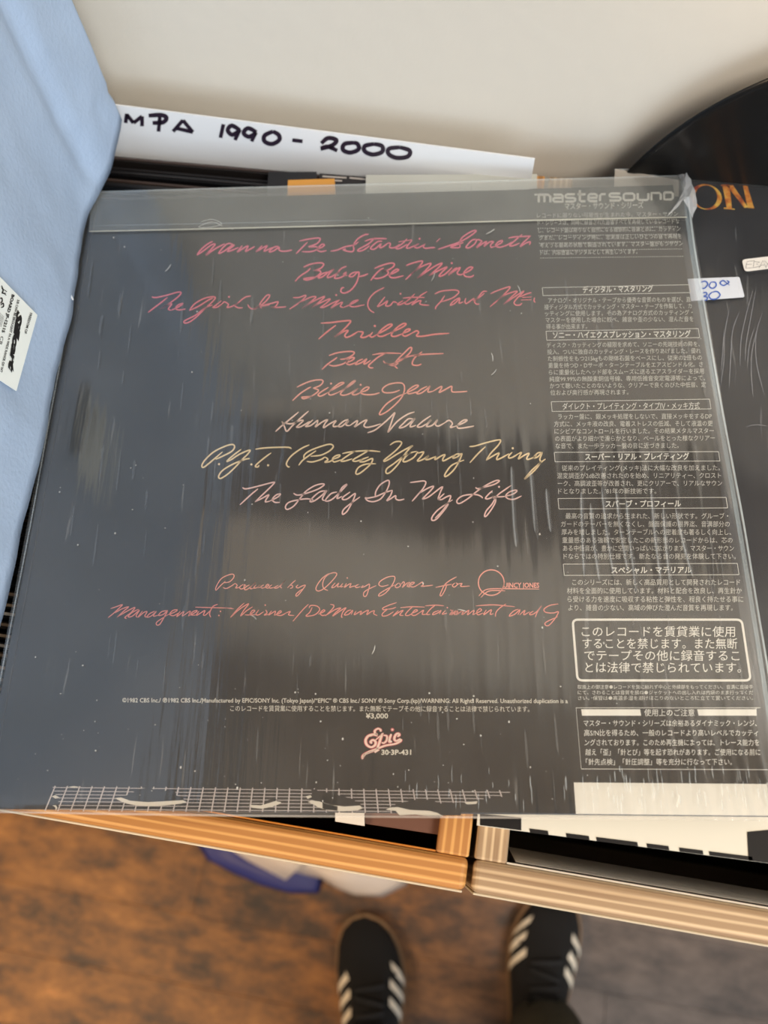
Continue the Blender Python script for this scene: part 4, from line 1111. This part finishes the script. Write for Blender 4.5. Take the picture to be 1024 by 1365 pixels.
text_into(b_, 'FREEDOM OF', st(238, 515), st(192, 678), 4.6, bs_, bold=.02)
text_into(b_, '3/8 CAN BE BROUGHT IN A WIDE RANGE OF WT', st(138, 410), st(0, 985), 4.4, bs_, bold=.02)
text_into(b_, 'BOARD JF-12115', st(95, 370), st(15, 670), 5.2, bs_, bold=.04)
ribbon(b_, parse('12,320 55,350;18,352 50,378;14,300 25,340 18,360 48,362;0,405 15,400 18,425 2,440;5,455 25,440 28,465 8,475', 0, 330, KS), 1.6, bs_)
for i in range(6): ribbon(b_, [[st(2 + i * 6, 515 + i * 6), st(-20 + i * 6, 600 + i * 6)]], .5, bs_, curve=False)
text_into(b_, 'CR', st(5, 700), st(-8, 770), 6, bs_)
bmesh.ops.recalc_face_normals(b_, faces=b_.faces[:])
obj('printed_text', b_, mat('sticker_ink', hexc(20, 20, 22), .5), stk)
# loose staple / paper tail on the bag edge
b_ = bmesh.new()
pp = [P(a, b, .004) - BO for a, b in ((91, 391), (94, 390), (98, 399), (96, 399))]
quad_slab(b_, pp, .0006)
obj('paper_fray', b_, mat('fray', hexc(235, 238, 240), .5), bagt)

# ---------------------------------------------------------------- carrier bag on the floor (white and blue)
cb = thing('carrier_bag', 'crumpled white plastic carrier bag with dark blue border on the floor', 'bag', P(400, 1150, -HS) + Vector((0, .02, 0)))
CB = P(400, 1150, -HS) + Vector((0, .02, 0))
def fl_(px, py, z): return P(px, py, -HS + z) - CB
def cushion(pts, zt, name, m_, seed):
    b_ = bmesh.new(); random.seed(seed)
    n = len(pts)
    c = sum((fl_(a, b, 0) for a, b in pts), Vector()) / n
    R_ = 9
    rings = []
    for r in range(R_ + 1):
        t = r / R_
        ring = []
        for (a, b) in pts:
            p = fl_(a, b, 0).lerp(c, t)
            p.z = .0015 + zt * (math.sin(min(1, t * 1.6) * math.pi / 2)) + (.010 * noise.noise(p * 22 + Vector((seed, 0, 0))) if 0 < r else 0)
            p.z = max(p.z, .0012)
            ring.append(b_.verts.new(p))
        rings.append(ring)
    for a, d in zip(rings, rings[1:]):
        for k in range(n): b_.faces.new((a[k], a[(k + 1) % n], d[(k + 1) % n], d[k]))
    b_.faces.new(rings[0][::-1])
    bmesh.ops.remove_doubles(b_, verts=b_.verts[:], dist=1e-5)
    bmesh.ops.recalc_face_normals(b_, faces=b_.faces[:])
    return obj(name, b_, m_, cb, smooth=True)
cushion([(258, 1116), (276, 1146), (315, 1166), (350, 1181), (388, 1191), (425, 1191), (440, 1150), (420, 1090), (340, 1075), (270, 1090)], .010, 'blue_border', mat('blue_plastic', hexc(44, 48, 112), .5), 1)
cushion([(284, 1112), (300, 1134), (340, 1156), (378, 1176), (392, 1164), (430, 1172), (452, 1186), (478, 1196), (510, 1196), (542, 1180), (556, 1140), (500, 1080), (440, 1065), (300, 1070)], .045, 'bag_body', mat('white_plastic', hexc(215, 198, 182), .5), 2)

# ---------------------------------------------------------------- person: two shoes and olive trousers
per = thing('person', 'person standing in black suede trainers with white stripes and dark olive trousers', 'person', (.27, -.26, 0))
suede = mat('black_suede', hexc(15, 14, 15), .95, bump=.3, bscale=500)
white_l = mat('white_leather', hexc(232, 222, 204), .5)
gum = mat('gum_sole', hexc(128, 98, 66), .6)
olive = mat('olive_cloth', hexc(58, 56, 40), .9, bump=.4, bscale=900)
lace_m = mat('black_lace', hexc(16, 16, 18), .8)
lin = mat('collar_lining', hexc(190, 176, 150), .6)
# half widths (outer, inner) and heights along the length, toe at y=.285
def outline(y, side):
    t = y / .285
    pts = [(0, .0), (.03, .022), (.10, .031), (.25, .034), (.45, .037), (.62, .045), (.75, .049), (.86, .044), (.93, .035), (.98, .019), (1.0, 0.0)]
    for (a, wa), (b, wb) in zip(pts, pts[1:]):
        if a <= t <= b:
            u = (t - a) / (b - a); return wa + (wb - wa) * u
    return 0
def hgt(t):
    pts = [(0, .060), (.05, .076), (.2, .078), (.36, .080), (.44, .086), (.55, .082), (.68, .066), (.80, .052), (.90, .044), (.97, .034), (1.0, .024)]
    for (a, wa), (b, wb) in zip(pts, pts[1:]):
        if a <= t <= b:
            u = (t - a) / (b - a); return wa + (wb - wa) * u
    return .03
def shoe(toe, heading, mirror, label):
    """toe = floor point under the toe tip; heading = angle the toe points to"""
    s = bpy.data.objects.new('shoe', None); COL.objects.link(s); s.parent = per
    s['label'] = label
    d = Vector((math.cos(heading), math.sin(heading), 0))
    s.location = Vector((toe.x, toe.y, 0)) - d * .285 - Vector((.27, -.26, 0))
    s.rotation_euler = (0, 0, heading - math.pi / 2)
    bend = lambda t: mirror * .010 * math.sin(t * math.pi) * (1 if t > .3 else t / .3) - mirror * .012 * max(0, t - .6) ** 1.5 * 2
    ts = [0, .006, .02, .05, .1, .16, .24, .32, .4, .48, .56, .64, .72, .79, .85, .9, .94, .97, .99, 1.0]
    # sole
    b_ = bmesh.new()
    bot, tp = [], []
    ring = [(t, 1) for t in ts] + [(t, -1) for t in ts[::-1][1:-1]]
    lo_, hi_, hi2 = [], [], []
    for t, sd in ring:
        w_ = (outline(t * .285, sd) + .0035) * sd + bend(t)
        y_ = t * .292 - .0035
        lo_.append(b_.verts.new((w_ * .97, y_, 0))); hi_.append(b_.verts.new((w_, y_, .012))); hi2.append(b_.verts.new((w_ * .985, y_, .024)))
    for A_, B_ in ((lo_, hi_), (hi_, hi2)):
        for k in range(len(ring)): b_.faces.new((A_[k], A_[(k + 1) % len(ring)], B_[(k + 1) % len(ring)], B_[k]))
    b_.faces.new(lo_[::-1]); b_.faces.new(hi2)
    bmesh.ops.recalc_face_normals(b_, faces=b_.faces[:])
    obj('sole', b_, gum, s, smooth=False)
    # upper
    def sec(t, a):      # a: 0 = outer edge at the sole, pi = inner edge; point on the upper
        w_ = outline(t * .285, 1); h = hgt(t)
        ca, sa = math.cos(a), math.sin(a)
        x = w_ * (abs(ca) ** .75) * (1 if ca >= 0 else -1) * (1 - .28 * sa ** 2 * (1 if t < .75 else .3))
        z = .022 + (h - .022) * (sa ** .8 if sa > 0 else 0)
        return Vector((x + bend(t), t * .285, z))
    b_ = bmesh.new()
    NA = 18
    T = [i / 44 for i in range(45)]
    G = [[b_.verts.new(sec(t, math.pi * k / NA)) for k in range(NA + 1)] for t in T]
    hole = lambda i, k: .06 < T[i] < .40 and 5 <= k <= NA - 6
    for i in range(44):
        for k in range(NA):
            if not hole(i, k):
                try: b_.faces.new((G[i][k], G[i][k + 1], G[i + 1][k + 1], G[i + 1][k]))
                except ValueError: pass
    bmesh.ops.remove_doubles(b_, verts=b_.verts[:], dist=1e-5)
    bmesh.ops.recalc_face_normals(b_, faces=b_.faces[:])
    obj('upper', b_, suede, s, smooth=True)
    # stripes on both sides
    for sd in (0, 1):
        for q in range(3):
            b_ = bmesh.new()
            t0 = .48 + q * .075 + (.05 if (sd == 0) == (mirror == 1) else 0) + (.08 if mirror < 0 else 0)
            g = []
            for u in range(7):
                a = math.radians(6 + u * 7.5)
                if sd: a = math.pi - a
                tt = t0 + u * .015
                p1, p2 = sec(tt, a), sec(tt + .036, a)
                c_ = sec(tt, math.pi / 2); c_.z = .03
                n1 = (p1 - c_); n1.y = 0; n1.normalize()
                g.append((b_.verts.new(p1 + n1 * .0016), b_.verts.new(p2 + n1 * .0016)))
            for A_, B_ in zip(g, g[1:]): b_.faces.new((A_[0], A_[1], B_[1], B_[0]))
            o_ = obj('stripe', b_, white_l, s)
    # laces across the throat
    for q in range(5):
        t = .47 + q * .055
        b_ = bmesh.new()
        pr = None
        for k in range(9):
            a = math.radians(60 + 60 * k / 8)
            p = sec(t + (.02 if k % 2 else .0) * 0 + (k / 8 - .5) * .03 * (1 if q % 2 else -1), a) + Vector((0, 0, .0035))
            ring = [b_.verts.new(p + Vector((0, .0035 * math.cos(x_), .0022 * math.sin(x_)))) for x_ in [math.tau * e / 6 for e in range(6)]]
            if pr:
                for e in range(6): b_.faces.new((pr[e], pr[(e + 1) % 6], ring[(e + 1) % 6], ring[e]))
            pr = ring
        obj('lace', b_, lace_m, s, smooth=True)
    # tongue and lined collar
    b_ = bmesh.new()
    pr = None
    for i in range(8):
        t = .56 - i * .03
        row = [b_.verts.new(Vector((bend(t) + (.020 + i * .0012) * (k / 3 - 1), t * .285, hgt(t) + .002 + i * .0035 - .004 * abs(k / 3 - 1) ** 2))) for k in range(7)]
        if pr:
            for k in range(6): b_.faces.new((pr[k], pr[k + 1], row[k + 1], row[k]))
        pr = row
    ex = bmesh.ops.solidify(b_, geom=b_.faces[:], thickness=.004)
    obj('tongue', b_, suede, s, smooth=True)
    b_ = bmesh.new()
    path = [sec(.40 - i * .04, math.radians(50)) for i in range(9)] + [sec(.06, math.radians(90))] + [sec(.08 + i * .04, math.radians(130)) for i in range(9)]
    pr = None
    for i, p in enumerate(path):
        a = path[max(0, i - 1)]; c = path[min(len(path) - 1, i + 1)]
        tg = (c - a).normalized(); sdv = tg.cross(Vector((0, 0, 1))).normalized()
        ring = [b_.verts.new(p + Vector((0, 0, .001)) + sdv * .0035 * math.cos(x_) + Vector((0, 0, .0035)) * math.sin(x_)) for x_ in [math.tau * e / 8 for e in range(8)]]
        if pr:
            for e in range(8): b_.faces.new((pr[e], pr[(e + 1) % 8], ring[(e + 1) % 8], ring[e]))
        pr = ring
    obj('collar', b_, lin, s, smooth=True, label='pale collar edge')
    return s
t1 = P(491, 1222, -HS + .03); t2 = P(738, 1192, -HS + .03)
h1 = math.radians(97); h2 = math.radians(90)
shoe(t1, h1, 1, 'shoe on the left, toe pointing at the crates')
shoe(t2, h2, -1, 'shoe on the right, partly under the olive trouser hem')
# trousers, one continuous garment
def ankle(toe, hd, back): return Vector((toe.x, toe.y, 0)) - Vector((math.cos(hd), math.sin(hd), 0)) * back
aL = ankle(t1, h1, .225); aR = ankle(t2, h2, .188)
def tube(bm, pts, n=28, seed=0):
    rings = []
    for (c, rx, ry) in pts:
        rings.append([bm.verts.new((c[0] + rx * math.cos(a) * (1 + .05 * noise.noise(Vector((math.cos(a) * 2, math.sin(a) * 2, c[2] * 14 + seed)))), c[1] + ry * math.sin(a) * (1 + .05 * noise.noise(Vector((math.sin(a) * 2, math.cos(a) * 2, c[2] * 14 + 5 + seed)))), c[2])) for a in [math.tau * k / n for k in range(n)]])
    for A_, B_ in zip(rings, rings[1:]):
        for k in range(n): bm.faces.new((A_[k], A_[(k + 1) % n], B_[(k + 1) % n], B_[k]))
    return rings
PO = Vector((.27, -.26, 0))
hipc = Vector((.27, -.42, .92))
b_ = bmesh.new()
for sgn, an, sd in ((-1, aL, 1), (1, aR, 8)):
    hp = hipc + Vector((sgn * .085, 0, -.08))
    kn = (an + hp) / 2; kn.z = .50; kn.y += .03
    pts = []
    for i in range(13):
        t = i / 12
        z = .068 + (.90 - .068) * t
        c = an.lerp(kn, t * 2) if t < .5 else kn.lerp(hp, (t - .5) * 2)
        r = .052 + .034 * t ** 1.2
        if i == 0: r = .056
        c = Vector((c.x, c.y - (.0 if i else 0), z)) - PO
        pts.append((c, r * .98, r * 1.08))
    pts.insert(0, (pts[0][0] + Vector((0, 0, -.001)), .050, .055))
    tube(b_, pts, 28, sd)
bmesh.ops.recalc_face_normals(b_, faces=b_.faces[:])
obj('trousers', b_, olive, per, smooth=True)
